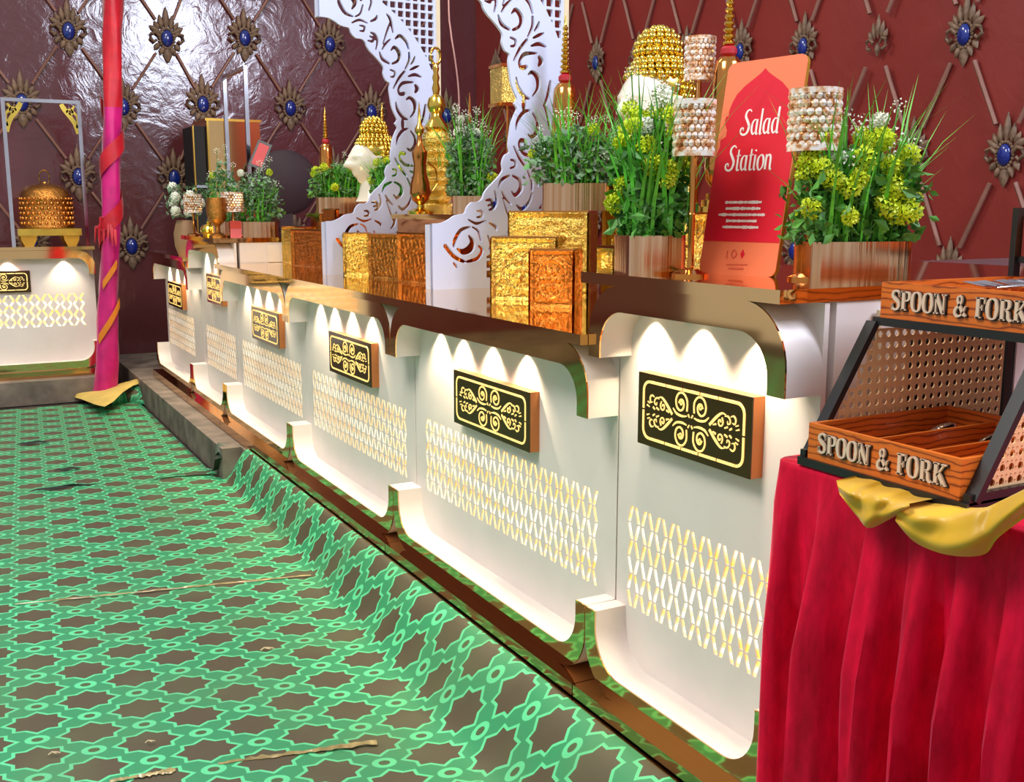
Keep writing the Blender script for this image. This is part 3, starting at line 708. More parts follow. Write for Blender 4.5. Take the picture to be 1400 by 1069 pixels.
def arch_mesh():
    """board cut out on a fine grid (marching squares), lower half mirrored upward"""
    import numpy as np
    g = .0028; W_, H_ = XR - XL, AZ - S2; nx, nz = int(W_/g), int(H_/g); gx, gz = W_/nx, H_/nz
    X, Z = np.meshgrid(np.linspace(0, W_, nx + 1), np.linspace(0, H_, nz + 1), indexing='ij')
    low = [(p[0] - XL, p[1] - S2) for p in spline(inner, 4)]; low[0] = (-.002, low[0][1]); low.append((low[-1][0], H_ + .02))
    P = np.array(low)
    # signed distance to the scalloped edge: inside the board is to its right / below
    D = np.full(X.shape, 9.0); poly = np.array([(-.002, -.01)] + [tuple(p) for p in low] + [(W_ + .01, H_ + .02), (W_ + .01, -.01)])
    ins = np.zeros(X.shape, bool)
    for i in range(len(poly)):
        (x1, y1), (x2, y2) = poly[i], poly[(i + 1) % len(poly)]
        c = (y1 > Z) != (y2 > Z)
        with np.errstate(divide='ignore', invalid='ignore'): ins ^= c & (X < (x2 - x1)*(Z - y1)/(y2 - y1 + 1e-12) + x1)
    for (x1, y1), (x2, y2) in zip(low[:-1], low[1:]):
        dx, dy = x2 - x1, y2 - y1; t = np.clip(((X - x1)*dx + (Z - y1)*dy)/(dx*dx + dy*dy + 1e-12), 0, 1)
        D = np.minimum(D, np.hypot(X - x1 - t*dx, Z - y1 - t*dy))
    F = np.where(ins, D, -D); Fh = np.full(X.shape, 9.0)
    for p, w in STK:
        q_ = spline([(a_ - XL, b_ - S2, v/2) for (a_, b_), v in zip(p, w)], 4)
        for (x1, y1, r1), (x2, y2, r2) in zip(q_[:-1], q_[1:]):
            dx, dy = x2 - x1, y2 - y1; t = np.clip(((X - x1)*dx + (Z - y1)*dy)/(dx*dx + dy*dy + 1e-12), 0, 1)
            Fh = np.minimum(Fh, np.hypot(X - x1 - t*dx, Z - y1 - t*dy) - (r1 + (r2 - r1)*t))
    c = A3(278, 490); Fh = np.minimum(Fh, (np.hypot((X - (c[0] - XL))/.011, (Z - H_)/.030) - 1)*.011)
    nd = np.abs(Z - H_); Fh = np.minimum(Fh, np.maximum(np.abs(X - (W_ - .052)) - .012*(1 - nd/.06), nd - .06))
    s_, pt = .0135, .0365                                       # half side and pitch of the square grid
    ux = np.abs((W_ - .042 - X + pt*50 + pt/2) % pt - pt/2); uz = np.abs((Z - .05 + pt*50 + pt/2) % pt - pt/2)
    sq = np.maximum(ux, uz) - s_
    keep = np.maximum.reduce([.615 - np.hypot(X + .04, Z - H_), X - (W_ - .026), .035 - Z, Z - (H_ - .24), .22 - X])
    Fh = np.minimum(Fh, np.maximum(sq, keep))
    F = np.minimum(F, Fh)
    V = {}; vs = []; fs = []; walls = []
    def vid(key, x, z):
        if key not in V: V[key] = len(vs); vs.append((x, z))
        return V[key]
    full = (F[:-1, :-1] > 0) & (F[1:, :-1] > 0) & (F[1:, 1:] > 0) & (F[:-1, 1:] > 0); none = (F[:-1, :-1] <= 0) & (F[1:, :-1] <= 0) & (F[1:, 1:] <= 0) & (F[:-1, 1:] <= 0)
    for i in range(nx):
        j = 0
        while j < nz:
            if full[i, j]:
                k = j
                while k < nz and full[i, k]: k += 1
                fs.append([vid((i, j), i*gx, j*gz), vid((i + 1, j), (i + 1)*gx, j*gz), vid((i + 1, k), (i + 1)*gx, k*gz), vid((i, k), i*gx, k*gz)]); j = k; continue
            if not none[i, j]:
                cs = [(i, j), (i + 1, j), (i + 1, j + 1), (i, j + 1)]; out = []; cut = []
                for n_ in range(4):
                    a_, b_ = cs[n_], cs[(n_ + 1) % 4]; fa, fb = F[a_], F[b_]
                    if fa > 0: out.append(vid(a_, a_[0]*gx, a_[1]*gz))
                    if (fa > 0) != (fb > 0):
                        t = fa/(fa - fb); q = vid(('e',) + (min(a_, b_), max(a_, b_)), (a_[0] + (b_[0] - a_[0])*t)*gx, (a_[1] + (b_[1] - a_[1])*t)*gz)
                        out.append(q); cut.append((q, fa > 0))
                if len(out) > 2: fs.append(out)
                if len(cut) >= 2:
                    for n_ in range(len(cut)):
                        if cut[n_][1]: walls.append((cut[n_][0], cut[(n_ + 1) % len(cut)][0]))
            j += 1
    for x_, z_, o_ in ((0, 0, 'b'), ): walls.append((vid((0, 0), 0, 0), vid((nx, 0), W_, 0)))
    n = len(vs); T = .007; hh = 2*H_
    V3 = [(x, z, T) for x, z in vs] + [(x, z, -T) for x, z in vs] + [(x, hh - z, T) for x, z in vs] + [(x, hh - z, -T) for x, z in vs]
    F3 = [tuple(f) for f in fs] + [tuple(i + n for i in reversed(f)) for f in fs] + [tuple(i + 2*n for i in reversed(f)) for f in fs] + [tuple(i + 3*n for i in f) for f in fs]
    F3 += [(a_, b_, b_ + n, a_ + n) for a_, b_ in walls] + [(b_ + 2*n, a_ + 2*n, a_ + 3*n, b_ + 3*n) for a_, b_ in walls]
    me = bpy.data.meshes.new('arch_board'); me.from_pydata(V3, [], F3)
    me.materials.append(MAT['arch']); return me
AM = arch_mesh()
for lab, x, y in (('white scroll-cut arch board standing beside the big gold flower box', XL, AY), ('white scroll-cut arch board with square grid, behind the three boxes', 1.505, 4.56)):
    r = thing('scroll_arch', lab, 'arch', (x, y, S2), 0, 'white scroll-cut arches')
    b = put('arch_board', AM, None, r); b.rotation_euler = (pi / 2, 0, 0)
    MB().box(XR - XL - .016, XR - XL + .004, -.009, .028, 0, 2*(AZ - S2)).build('back_post', 'edge', r)
    MB().box(-.003, .012, .0075, .05, 0, .235).build('foot_return', 'arch', r)
    MB().box(-.003, .012, .0075, .05, 2*(AZ - S2) - .235, 2*(AZ - S2)).build('head_return', 'arch', r)
# ---- lathe-turned pieces
def lathe_thing(name, label, cat, loc, parts, group=None):
    r = thing(name, label, cat, loc, 0, group)
    for nm, prof, mat, n in parts: MB().lathe(prof, n).build(nm, mat, r, True, 35)
    return r
def bell(label, loc, s=1.0):
    beads = []
    z = .50
    for k in range(9):
        rr = .020 - .0012 * k
        beads += [(rr * .55, z), (rr, z + .006), (rr, z + .012), (rr * .55, z + .018)]; z += .0195
    beads += [(.005, z + .01), (.001, z + .04)]
    sc = lambda P_: [(r_ * s, z_ * s) for r_, z_ in P_]
    return lathe_thing('bell_ornament', label, 'ornament', loc, (
        ('stepped_base', sc([(.085, 0), (.085, .018), (.07, .02), (.07, .038), (.056, .04), (.056, .058), (.03, .062)]), 'brass', 24),
        ('bell_body', sc([(.03, .06), (.058, .10), (.064, .14), (.060, .20), (.052, .26), (.046, .34), (.044, .42), (.040, .45), (.028, .468), (.014, .474)]), 'coppergold', 24),
        ('red_collar', sc([(.018, .472), (.025, .478), (.025, .492), (.018, .50)]), 'redband', 18),
        ('beaded_spire', sc(beads), 'brass', 14)), 'gold bell ornaments')
bell('gold bell ornament with red collar and beaded spire beside the nearer arch', at(771, 3.40, 1.37), .98)
bell('gold bell ornament rising behind the salad sign', at(989, 2.62, S2 + .28), 1.0)
bell('gold bell ornament behind the bushy planter near the dark round seat', at(448, 5.66, SH), .80)
bell('gold bell ornament half hidden behind the small white face', at(525, 5.30, SH), .80)
foil_box('gold foil pedestal box under the bell behind the salad sign', 2.02, 2.66, 1, 0, .24, .2, .28, 'embossgold', 1)
def stupa(label, loc, s=1.0):
    sc = lambda P_: [(r_ * s, z_ * s) for r_, z_ in P_]
    body = [(.07, 0), (.07, .03)]
    for k in range(7): body += [(.052, .04 + .032*k), (.058, .048 + .032*k), (.058, .060 + .032*k), (.050, .066 + .032*k)]
    r = lathe_thing('pagoda_finial', label, 'ornament', loc, (('tiered_body', sc(body + [(.045, .275)]), 'embossgold', 12),
        ('neck', sc([(.035, .275), (.045, .29), (.03, .31), (.02, .325), (.018, .335)]), 'brass', 18),
        ('ball', sc([(.012, .33), (.026, .345), (.032, .365), (.026, .388), (.010, .40)]), 'yellowgold', 16),
        ('spire', sc([(.010, .40), (.014, .42), (.009, .44), (.013, .455), (.008, .47), (.012, .485), (.007, .50)]), 'brass', 12)))
    m = MB(); m.tube([(.018*s*cos(t), 0, (.525 + .027*sin(t))*s) for t in [2*pi*k/16 for k in range(17)]], .005*s, 6); m.build('ring', 'brass', r, True, 60)
    return r
stupa('ornate gold tiered pagoda ornament with ring top among the plants', at(598, 4.36, SH), 1.30)
lathe_thing('slender_finial', 'slender polished gold finial with needle tip among white flowers', 'ornament', at(643, 4.05, SH), (
    ('finial_body', [(.05, 0), (.05, .02), (.03, .05), (.022, .12), (.03, .16), (.042, .19), (.044, .2), (.018, .215), (.016, .23), (.034, .26), (.036, .28), (.02, .31), (.012, .33), (.016, .345), (.008, .36)], 'brass', 20),
    ('needle', [(.008, .36), (.006, .42), (.001, .50)], 'coppergold', 10)))
r = lathe_thing('gold_ewer', 'tall gold vase with slim neck on a round foot beside the grassy planter', 'vase', at(575, 4.22, SH), (
    ('foot', [(.055, 0), (.058, .012), (.04, .02), (.016, .028), (.014, .04)], 'yellowgold', 22),
    ('vase_body', [(.014, .04), (.036, .06), (.046, .09), (.042, .13), (.030, .17), (.026, .21), (.032, .24), (.034, .26), (.022, .28), (.012, .30), (.010, .33)], 'coppergold', 22),
    ('stopper', [(.010, .33), (.02, .345), (.02, .36), (.008, .38), (.005, .43), (.001, .47)], 'brass', 14)))
m = MB(); m.tube([(.036, 0, .22), (.075, 0, .19), (.08, 0, .13), (.05, 0, .09)], .005, 6); m.build('handle', 'brass', r, True, 60)

# ---- crystal tea-light holders
def crystal_holder(label, loc, stem, rr=.045, hh=.11, group='crystal tea-light holders'):
    r = thing('crystal_holder', label, 'candle holder', loc, 0, group)
    MB().lathe([(.040, 0), (.040, .006), (.025, .012), (.01, .018)], 22).build('base_disc', 'coppergold', r, True, 35)
    MB().lathe([(.007, .015), (.007, stem * .5), (.009, stem * .5 + .004), (.007, stem * .5 + .008), (.007, stem), (.018, stem + .004)], 10).build('stem', 'coppergold', r, True, 35)
    MB().lathe([(rr * .93, stem), (rr * .93, stem + hh), (rr * .86, stem + hh), (rr * .86, stem + .01)], 24).build('cup_wall', 'coppergold', r, True, 35)
    m = MB(); rows, per = 7, 20
    for j in range(rows):
        z = stem + hh * (j + .5) / rows
        for k in range(per):
            t = 2*pi*(k + .5*(j % 2))/per; m.ball((rr*cos(t), rr*sin(t), z), rr*.17, rr*.17, hh/rows*.55, 5, 4)
    for z in (stem, stem + hh): m.lathe([(rr*1.02, -.004), (rr*1.14, -.004), (rr*1.14, .007), (rr*1.02, .007)], 16, (0, 0, z))
    o = m.build('crystal_beads', 'crystal', r); o['kind'] = 'stuff'
    return r
crystal_holder('crystal tea-light holder between the white face and the salad sign, lower one', at(946, 1.80, S1), .254, .039, .104)
crystal_holder('crystal tea-light holder beside the gold curled head, upper one', at(951, 2.72, S2 + .28), .41, .043, .122)
crystal_holder('large crystal tea-light holder between salad sign and lime flowers', at(1108, 1.60, S1), .258, .046, .11)
crystal_holder('crystal tea-light holder above the far grey-green planters', at(318, 6.05, 1.222), .145, .055, .10)
crystal_holder('crystal tea-light holder at the end of the far tall counter', at(264, 6.62, 1.222), .14, .048, .10)
r = thing('hanging_lantern', 'square gold crystal lantern on a thin pole behind the nearer arch', 'lantern', at(694, 4.12, SH))
MB().lathe([(.05, 0), (.05, .008), (.006, .014), (.006, .46), (.03, .465)], 12).build('pole', 'coppergold', r, True, 35)
m = MB().box(-.055, .055, -.055, .055, .465, .62)
m.build('lantern_box', 'embossgold', r); MB().box(-.062, .062, -.062, .062, .455, .47).build('lantern_base', 'coppergold', r); MB().box(-.060, .060, -.060, .060, .618, .63).build('lantern_rim', 'coppergold', r)
foil_box('gold foil pedestal box under the gold curled head', 2.10, 2.97, 1, 0, .23, .24, .40, 'embossgold', 1)

# ---- ceramic heads with gold curls (facing the aisle, -x)
def head(label, loc, s, yaw):
    r = thing('ceramic_head', label, 'bust', loc, yaw, 'ceramic heads with gold curls')
    vs = []; fs = []; n, mm = 32, 28
    for i in range(mm + 1):
        z = i / mm                                             # 0 chin .. 1 crown
        ph = pi * z; base = sin(ph) ** .62
        for k in range(n):
            t = 2*pi*k/n; c_, s_ = cos(t), sin(t)              # t = 0 faces -x
            rx = .105 * base; ry = .082 * base
            if z < .42: ry *= .80 + .2 * z / .42; rx *= .86 + .14 * z / .42
            fx = 0.0; f = max(0.0, c_)
            g = lambda zc, w, tc=0.0, tw=.22: math.exp(-((z - zc) / w) ** 2) * math.exp(-((atan2(s_, c_) - tc) / tw) ** 2)
            fx += .034 * g(.40, .045, 0, .16) + .020 * g(.47, .06, 0, .12) + .010 * g(.54, .07, 0, .16)     # nose
            fx += .012 * g(.265, .022, 0, .30) + .010 * g(.22, .02, 0, .26) + .014 * g(.10, .06, 0, .35)    # lips, chin
            fx += .007 * (g(.60, .035, .38, .25) + g(.60, .035, -.38, .25))                                 # brows
            fx -= .011 * (g(.52, .04, .42, .18) + g(.52, .04, -.42, .18))                                   # eye hollows
            fx += .006 * (g(.515, .018, .42, .12) + g(.515, .018, -.42, .12))                               # lids
            vs.append((-(rx + fx) * c_, -ry * s_ - fx * s_, .07 + .25 * z))
    for i in range(mm):
        for k in range(n): fs.append((i*n+k, (i+1)*n+k, (i+1)*n+(k+1) % n, i*n+(k+1) % n))
    m = MB(); m.add([(x*s, y*s, z*s) for x, y, z in vs], fs)
    m.lathe([(.085*s, 0), (.07*s, .03*s), (.06*s, .08*s), (.055*s, .14*s)], 20, (.015*s, 0, 0))
    m.build('face', 'ceramic', r, True, 70)
    for sy in (-1, 1):
        m = MB(); m.ball((.015*s, sy*.083*s, .175*s), .020*s, .010*s, .05*s, 10, 8); m.tube([(.0, sy*.088*s, .215*s), (.025*s, sy*.092*s, .215*s), (.034*s, sy*.092*s, .185*s), (.02*s, sy*.092*s, .14*s)], .007*s, 6)
        m.build('ear', 'ceramic', r, True, 70)
    m = MB(); m.ball((.040*s, 0, .248*s), .100*s, .092*s, .092*s, 18, 12); m.ball((.03*s, 0, .345*s), .062*s, .058*s, .062*s, 14, 10); m.ball((.06*s, 0, .17*s), .062*s, .078*s, .10*s, 14, 10)
    hc = m.build('hair_cap', 'yellowgold', r, True, 70)
    m = MB()
    def curls(c, R, rows, cond):
        for i in range(rows + 1):
            ph = -pi/2 + pi*i/rows; per = max(1, int(2*pi*cos(ph)*R[0]/(.0215)))
            for k in range(per):
                t = 2*pi*(k + .5*(i % 2))/per; p = (c[0] + R[0]*cos(ph)*cos(t), c[1] + R[1]*cos(ph)*sin(t), c[2] + R[2]*sin(ph))
                if cond(p): m.ball((p[0]*s, p[1]*s, p[2]*s), .0115*s, None, None, 7, 5)
    curls((.038, 0, .250), (.104, .096, .094), 15, lambda p: p[2] > .262 or (p[0] > .035 and p[2] > .19) or p[0] > .07)
    curls((.03, 0, .345), (.066, .062, .066), 10, lambda p: p[2] > .31)
    curls((.06, 0, .17), (.066, .082, .104), 14, lambda p: p[0] > .055)
    o = m.build('gold_curls', 'yellowgold', r, True, 80); o['kind'] = 'stuff'
    return r
head('large white ceramic head with bright gold curls behind the near planter', at(886, 3.10, S2 + .40), 1.24, radians(12))
head('small white ceramic head with gold curls between two far planters', at(506, 5.05, SH + .06), 1.0, radians(5))

# ================================================================== PLANTERS
def cluster_mesh(name, mat, n, r, pet, seed, flat=1.0):
    rnd = random.Random(seed); m = MB()
    for i in range(n):
        z = 1 - 2*(i + .5)/n; t = i*2.39996; q = sqrt(1 - z*z); d = Vector((q*cos(t), q*sin(t), z*flat)); rr = r*(.7 + .35*rnd.random())
        c = d*rr; a = d.cross(Vector((rnd.random(), rnd.random(), 1))).normalized(); b = d.cross(a)
        tip = c + d*pet*.7
        m.add([c - a*pet*.5, tip - b*pet*.5 + d*pet*.2, c + a*pet*.5 + d*pet*.4, tip + b*pet*.5], [(0, 1, 2), (0, 2, 3)])
    me = m.mesh(name); me.materials.append(MAT[mat]); return me
LIME = [cluster_mesh('lime_flower', 'lime', 60, .017, .011, k) for k in range(3)]
WHITE = [cluster_mesh('white_flower', 'petal', 70, .016, .012, 10 + k) for k in range(2)]
SPRIG = [cluster_mesh('white_sprig', 'petal', 16, .016, .006, 20 + k) for k in range(2)]
def planter(label, loc, w, d, h, rz, seed, grass=45, gh=.22, leaves=260, blue=0, lime=8, white=3, sprig=4, fh=.15, spread=1.25, round_=False, fscale=1.0, stemlean=0.0):
    rnd = random.Random(seed); r = thing('flower_planter', label, 'planter', loc, rz, 'gold planters with artificial plants')
    m = MB(); t = .004; rc = min(w, d)*.18 if not round_ else min(w, d)*.49; K = 5
    def rr(inset):
        P_ = []
        for cx, cy, a0 in ((w/2-rc, d/2-rc, 0), (-w/2+rc, d/2-rc, 90), (-w/2+rc, -d/2+rc, 180), (w/2-rc, -d/2+rc, 270)):
            for k in range(K + 1):
                a = radians(a0 + 90*k/K); P_.append((cx + (rc-inset)*cos(a), cy + (rc-inset)*sin(a)))
        return P_
    o_, i_ = rr(0), rr(t); n = len(o_)
    V = [(*p, 0) for p in o_] + [(*p, h) for p in o_] + [(*p, h) for p in i_] + [(*p, h*.6) for p in i_]
    fs = [(a*n+k, a*n+(k+1) % n, (a+1)*n+(k+1) % n, (a+1)*n+k) for a in range(3) for k in range(n)] + [tuple(range(n-1, -1, -1))]
    m.add(V, fs); m.build('planter_box', 'planter', r, True, 50)
    m = MB(); m.add([(*p, h*.85) for p in i_], [tuple(range(n))]); m.build('planting_foam', 'soil', r)
    def spot_(q=1.0): return Vector(((rnd.random() - .5)*w*.86*q, (rnd.random() - .5)*d*.86*q, h*.85))
    # grass blades
    m = MB()
    for i in range(grass):
        p = spot_(); ang = rnd.random()*2*pi; L = gh*(.55 + .6*rnd.random()); lean = .15 + .55*rnd.random()
        out = Vector((p.x/w*1.6 + .5*cos(ang), p.y/d*1.2 + .5*sin(ang), 0)); out = out.normalized() if out.length > 0 else Vector((1, 0, 0))
        sd = out.cross(Vector((0, 0, 1))); wd = (.004 + .0035*rnd.random())*fscale; V = []
        for k in range(5):
            q = k/4; c = p + out*(L*lean*q*q) + Vector((0, 0, L*(q - .25*lean*q*q)))
            V += [c - sd*wd*(1-q)*(1 if k else .7), c + sd*wd*(1-q)*(1 if k else .7)]
        m.add(V, [(2*k, 2*k+1, 2*k+3, 2*k+2) for k in range(4)])
    if grass: o = m.build('grass_blades', 'grass', r); o['kind'] = 'stuff'
    def leafmass(nm, mat, n, size, ztop):
        m = MB()
        for i in range(n):
            p = spot_(); u = rnd.random(); c = Vector((p.x*spread*(.8 + .5*u), p.y*spread*(.8 + .5*u), h*.85 + ztop*(.05 + .85*rnd.random()*(1 - .35*abs(p.x/w*2)))))
            dd = Vector((rnd.uniform(-1, 1), rnd.uniform(-1, 1), rnd.uniform(-.2, 1))).normalized(); s_ = dd.cross(Vector((rnd.uniform(-1, 1), rnd.uniform(-1, 1), .3))).normalized(); L = size*(.6 + .7*rnd.random())
            up = dd.cross(s_)
            m.add([c - dd*L*.5, c - s_*L*.28 + up*L*.12, c + dd*L*.5, c + s_*L*.28 + up*L*.12], [(0, 1, 2), (0, 2, 3)])
        o = m.build(nm, mat, r); o['kind'] = 'stuff'
    leafmass('leafy_foliage', 'leaf', leaves, .030*fscale, fh)
    if blue: leafmass('pale_foliage', 'bluegreen', blue, .028*fscale, fh*1.15)
    m = MB()
    for nm, lib, n, zr in (('lime_flower', LIME, lime, (.25, 1.0)), ('white_flower', WHITE, white, (.55, 1.15)), ('white_sprig', SPRIG, sprig, (.5, 1.25))):
        for i in range(n):
            p = spot_(); q = zr[0] + (zr[1] - zr[0])*(i + rnd.random())/n
            e = (1.25 - .35*q); ex, ey = p.x*spread*e, p.y*spread*e
            if nm == 'lime_flower':                                     # keep them toward the rim so they show
                a = rnd.random()*2*pi; ex, ey = w*.52*spread*cos(a)*(1.15 - .45*q), d*.52*spread*sin(a)*(1.15 - .45*q)
            c = Vector((ex, ey, h*.85 + fh*q))
            o = put(nm, lib[i % len(lib)], None, r, c); sc = (.7 + .35*rnd.random())*fscale; o.scale = (sc, sc, sc*1.1); o.rotation_euler = (rnd.random()*3, rnd.random()*3, rnd.random()*3)
            m.tube([(p.x*.5, p.y*.5, h*.8), (ex*.8, ey*.8, h*.85 + fh*q*.6), tuple(c)], .0016*fscale, 4, False)
    o = m.build('flower_stems', 'leaf', r); o['kind'] = 'stuff'
    return r
zdir = radians(-32)
planter('oblong gold planter with lime flowers and long green blades beside the cutlery rack', (1.63, 1.565, S1), .225, .10, .077, radians(-14), 11, grass=70, gh=.34, leaves=1200, lime=34, white=4, sprig=12, fh=.225, spread=1.2)
planter('rounded gold planter with lime and white flowers left of the salad sign', (1.372, 1.91, S1), .135, .11, .085, radians(-10), 23, grass=90, gh=.38, leaves=1300, lime=30, white=3, sprig=14, fh=.29, spread=1.12)
planter('gold planter with wild grass and pale sprigs raised on the wide foil box', (1.985, 3.215, 1.37), .235, .10, .095, zdir, 31, grass=95, gh=.36, leaves=500, blue=800, lime=4, white=0, sprig=26, fh=.21, spread=1.45)
planter('gold planter with tall grass and white blossom below the pagoda ornament', at(604, 4.36, SH)[:2] + (SH,), .13, .10, .075, zdir, 41, grass=60, gh=.30, leaves=300, blue=700, lime=6, white=2, sprig=26, fh=.24)
planter('gold planter with white blossom and grass half behind the nearer arch', at(644, 3.98, SH)[:2] + (SH,), .15, .10, .075, zdir, 42, grass=70, gh=.42, leaves=300, blue=900, lime=1, white=5, sprig=34, fh=.30)
planter('gold planter with a dense tuft of dark green grass below the small white face', at(536, 4.74, 1.33)[:2] + (SH,), .155, .10, .085, radians(-12), 51, grass=110, gh=.24, leaves=600, lime=10, white=0, sprig=2, fh=.20)
planter('wide gold planter with bushy yellow-green leaves next to the dark round seat', at(467, 5.45, SH)[:2] + (SH,), .26, .12, .085, radians(-12), 61, grass=120, gh=.22, leaves=900, blue=200, lime=14, white=0, sprig=6, fh=.20)
planter('far gold planter with grey-green bush and one tall tuft', at(352, 6.1, 1.222)[:2] + (1.222,), .22, .12, .085, radians(-12), 71, grass=30, gh=.30, leaves=200, blue=420, lime=1, white=1, sprig=12, fh=.30, fscale=1.1)
planter('far small gold planter with pale blue-green leaves below the crystal holder', at(306, 6.28, 1.222)[:2] + (1.222,), .14, .11, .085, radians(-12), 72, grass=30, gh=.30, leaves=140, blue=330, lime=1, white=0, sprig=10, fh=.36, fscale=1.1)
# far vase with white flowers
r = lathe_thing('flower_vase', 'tan vase of white flowers at the far end of the row', 'vase', at(252, 7.0, S2), (('vase_body', [(.05, 0), (.07, .06), (.075, .14), (.06, .20), (.05, .225)], plain('tan_clay', (168, 130, 92), .6), 18),))
rnd = random.Random(5); m = MB()
for i in range(150):
    a, q = rnd.random()*2*pi, rnd.random(); c = Vector((.12*sqrt(rnd.random())*cos(a), .12*sin(a)*sqrt(rnd.random()), .24 + .2*q)); dd = Vector((rnd.uniform(-1, 1), rnd.uniform(-1, 1), rnd.uniform(0, 1))).normalized(); s_ = dd.cross(Vector((.3, .2, 1))).normalized()
    m.add([c - dd*.02, c - s_*.012, c + dd*.02, c + s_*.012], [(0, 1, 2), (0, 2, 3)])
o = m.build('leafy_foliage', 'bluegreen', r); o['kind'] = 'stuff'
for i in range(9):
    a = rnd.random()*2*pi; put('white_flower', WHITE[i % 2], None, r, (.12*cos(a)*rnd.random(), .12*sin(a), .26 + .19*rnd.random())).scale = (1.4, 1.4, 1.4)

# ================================================================== SALAD SIGN
def onion(w, h):                              # red pointed dome panel outline, x -w/2..w/2, z 0..h
    half = [(.5, 0), (.5, .50), (.46, .56), (.47, .60), (.40, .62), (.40, .66), (.44, .70), (.44, .735), (.40, .745), (.405, .775), (.375, .82), (.33, .865), (.24, .91), (.12, .95), (.05, .975), (0, 1.0)]
    return [(x*w, z*h) for x, z in half] + [(-x*w, z*h) for x, z in reversed(half[:-1])]
GL = {  # art-nouveau letters: list of (points, widths); advance
 'S': ([([(.42, .98), (.30, 1.08), (.14, 1.0), (.10, .80), (.24, .58), (.36, .36), (.30, .10), (.12, .0), (-.08, .08), (-.10, .26), (.03, .30), (.06, .17)], [.04, .06, .09, .11, .12, .12, .11, .09, .08, .07, .06, .04])], .50),
 'a': ([([(.30, .60), (.16, .62), (.05, .45), (.05, .18), (.15, 0), (.30, .12)], [.04, .06, .10, .10, .07, .05]), ([(.32, .64), (.32, .12), (.36, 0), (.43, .03)], [.10, .10, .08, .04])], .48),
 'l': ([([(.07, 1.08), (.07, .10), (.11, 0), (.18, .03)], [.09, .10, .08, .04])], .22),
 'd': ([([(.30, .58), (.16, .62), (.05, .45), (.05, .18), (.15, 0), (.30, .12)], [.04, .06, .10, .10, .07, .05]), ([(.33, 1.10), (.33, .12), (.37, 0), (.43, .03)], [.10, .10, .08, .04])], .48),
 't': ([([(.10, .90), (.10, .12), (.15, 0), (.25, .04)], [.07, .10, .08, .04]), ([(0, .62), (.24, .66)], [.05, .05])], .28),
 'i': ([([(.07, .64), (.07, .10), (.11, 0), (.17, .03)], [.09, .10, .08, .04]), ([(.06, .80), (.09, .86)], [.09, .09])], .22),
 'o': ([([(.20, .64), (.06, .50), (.04, .25), (.12, .02), (.24, 0), (.35, .14), (.37, .38), (.30, .58), (.20, .64)], [.05, .09, .11, .08, .06, .08, .11, .09, .05])], .44),
 'n': ([([(.07, .64), (.07, 0)], [.09, .10]), ([(.08, .46), (.20, .62), (.31, .52), (.33, .12), (.37, 0), (.43, .03)], [.04, .07, .10, .10, .08, .04])], .48)}
def word(m, txt, x0, z0, size, sx, fn):
    x = x0
    for ch in txt:
        st, adv = GL[ch]
        for p, w in st: m.stroke([((x + a*size*sx), z0 + b*size) for a, b in p], [v*size for v in w], fn, res=4)
        x += adv*size*sx
def wlen(txt, size, sx): return sum(GL[c][1] for c in txt)*size*sx
sw, shh = .21, .467; lean = math.atan2(.08, .46)
r = thing('menu_sign', 'tall orange board with crimson dome print reading Salad Station', 'sign', (1.491 + cos(radians(-80))*sw/2, 1.886 + sin(radians(-80))*sw/2, S1), radians(-80))
r.rotation_euler = (-lean, 0, radians(-80))
def rrect(w, h, rc, n=5):
    P_ = []
    for cx, cz, a0 in ((w/2-rc, h-rc, 0), (-w/2+rc, h-rc, 90), (-w/2+rc, rc, 180), (w/2-rc, rc, 270)):
        for k in range(n + 1): a = radians(a0 + 90*k/n); P_.append((cx + rc*cos(a), cz + rc*sin(a)))
    return P_
m = MB(); m.prism(rrect(sw, shh, .018), lambda p: (p[0], 0, p[1]), lambda p: (p[0], .003, p[1])); m.build('board_face', 'orange', r)
m = MB(); m.prism(rrect(sw, shh, .018), lambda p: (p[0], .0031, p[1]), lambda p: (p[0], .012, p[1])); m.build('board_back', 'acryl', r)
m = MB(); m.prism(onion(sw*.985, shh*.80), lambda p: (p[0], -.0012, p[1] + shh*.155), lambda p: (p[0], -.0002, p[1] + shh*.155)); m.build('dome_print', 'crimson', r)
fn = lambda u, v, k: (u, -.0014 - .0008*k, v); m = MB()
sz = .050; word(m, 'Salad', -wlen('Salad', sz, .92)/2 + .012, .305, sz, .92, fn); word(m, 'Station', -wlen('Station', sz, .92)/2 - .004, .228, sz, .92, fn)
m.build('sign_lettering', 'text', r)['label'] = 'white lettering Salad Station'
m = MB(); rnd = random.Random(3)
for j, ww in enumerate((.100, .092, .128, .08, .096)):                # the fine print, too small to read
    x = -ww/2 - .006; z = .158 - .0135*j
    while x < ww/2 - .006:
        a = .0022 + .0035*rnd.random(); hh = .004 + .003*rnd.random()
        m.stroke([(x, z), (x + a, z)], [hh, hh], fn); x += a + .0009
m.build('fine_print', 'text', r)
m = MB()
for p, w in (([(-.03, .052), (-.03, .035)], .002), ([(-.018, .045), (-.012, .055), (-.004, .045), (-.012, .036), (-.018, .045)], .002), ([(-.028, .022), (.03, .024)], .0015), ([(-.02, .014), (.02, .015)], .003)): m.stroke(p, [w]*len(p), fn)
m.build('faint_logo', 'faint', r)
m = MB(); m.prism([(.012, .036), (.018, .046), (.012, .056), (.006, .046)], lambda p: (p[0], -.001, p[1]), lambda p: (p[0], -.0001, p[1])); m.build('logo_diamond', 'crimson', r)

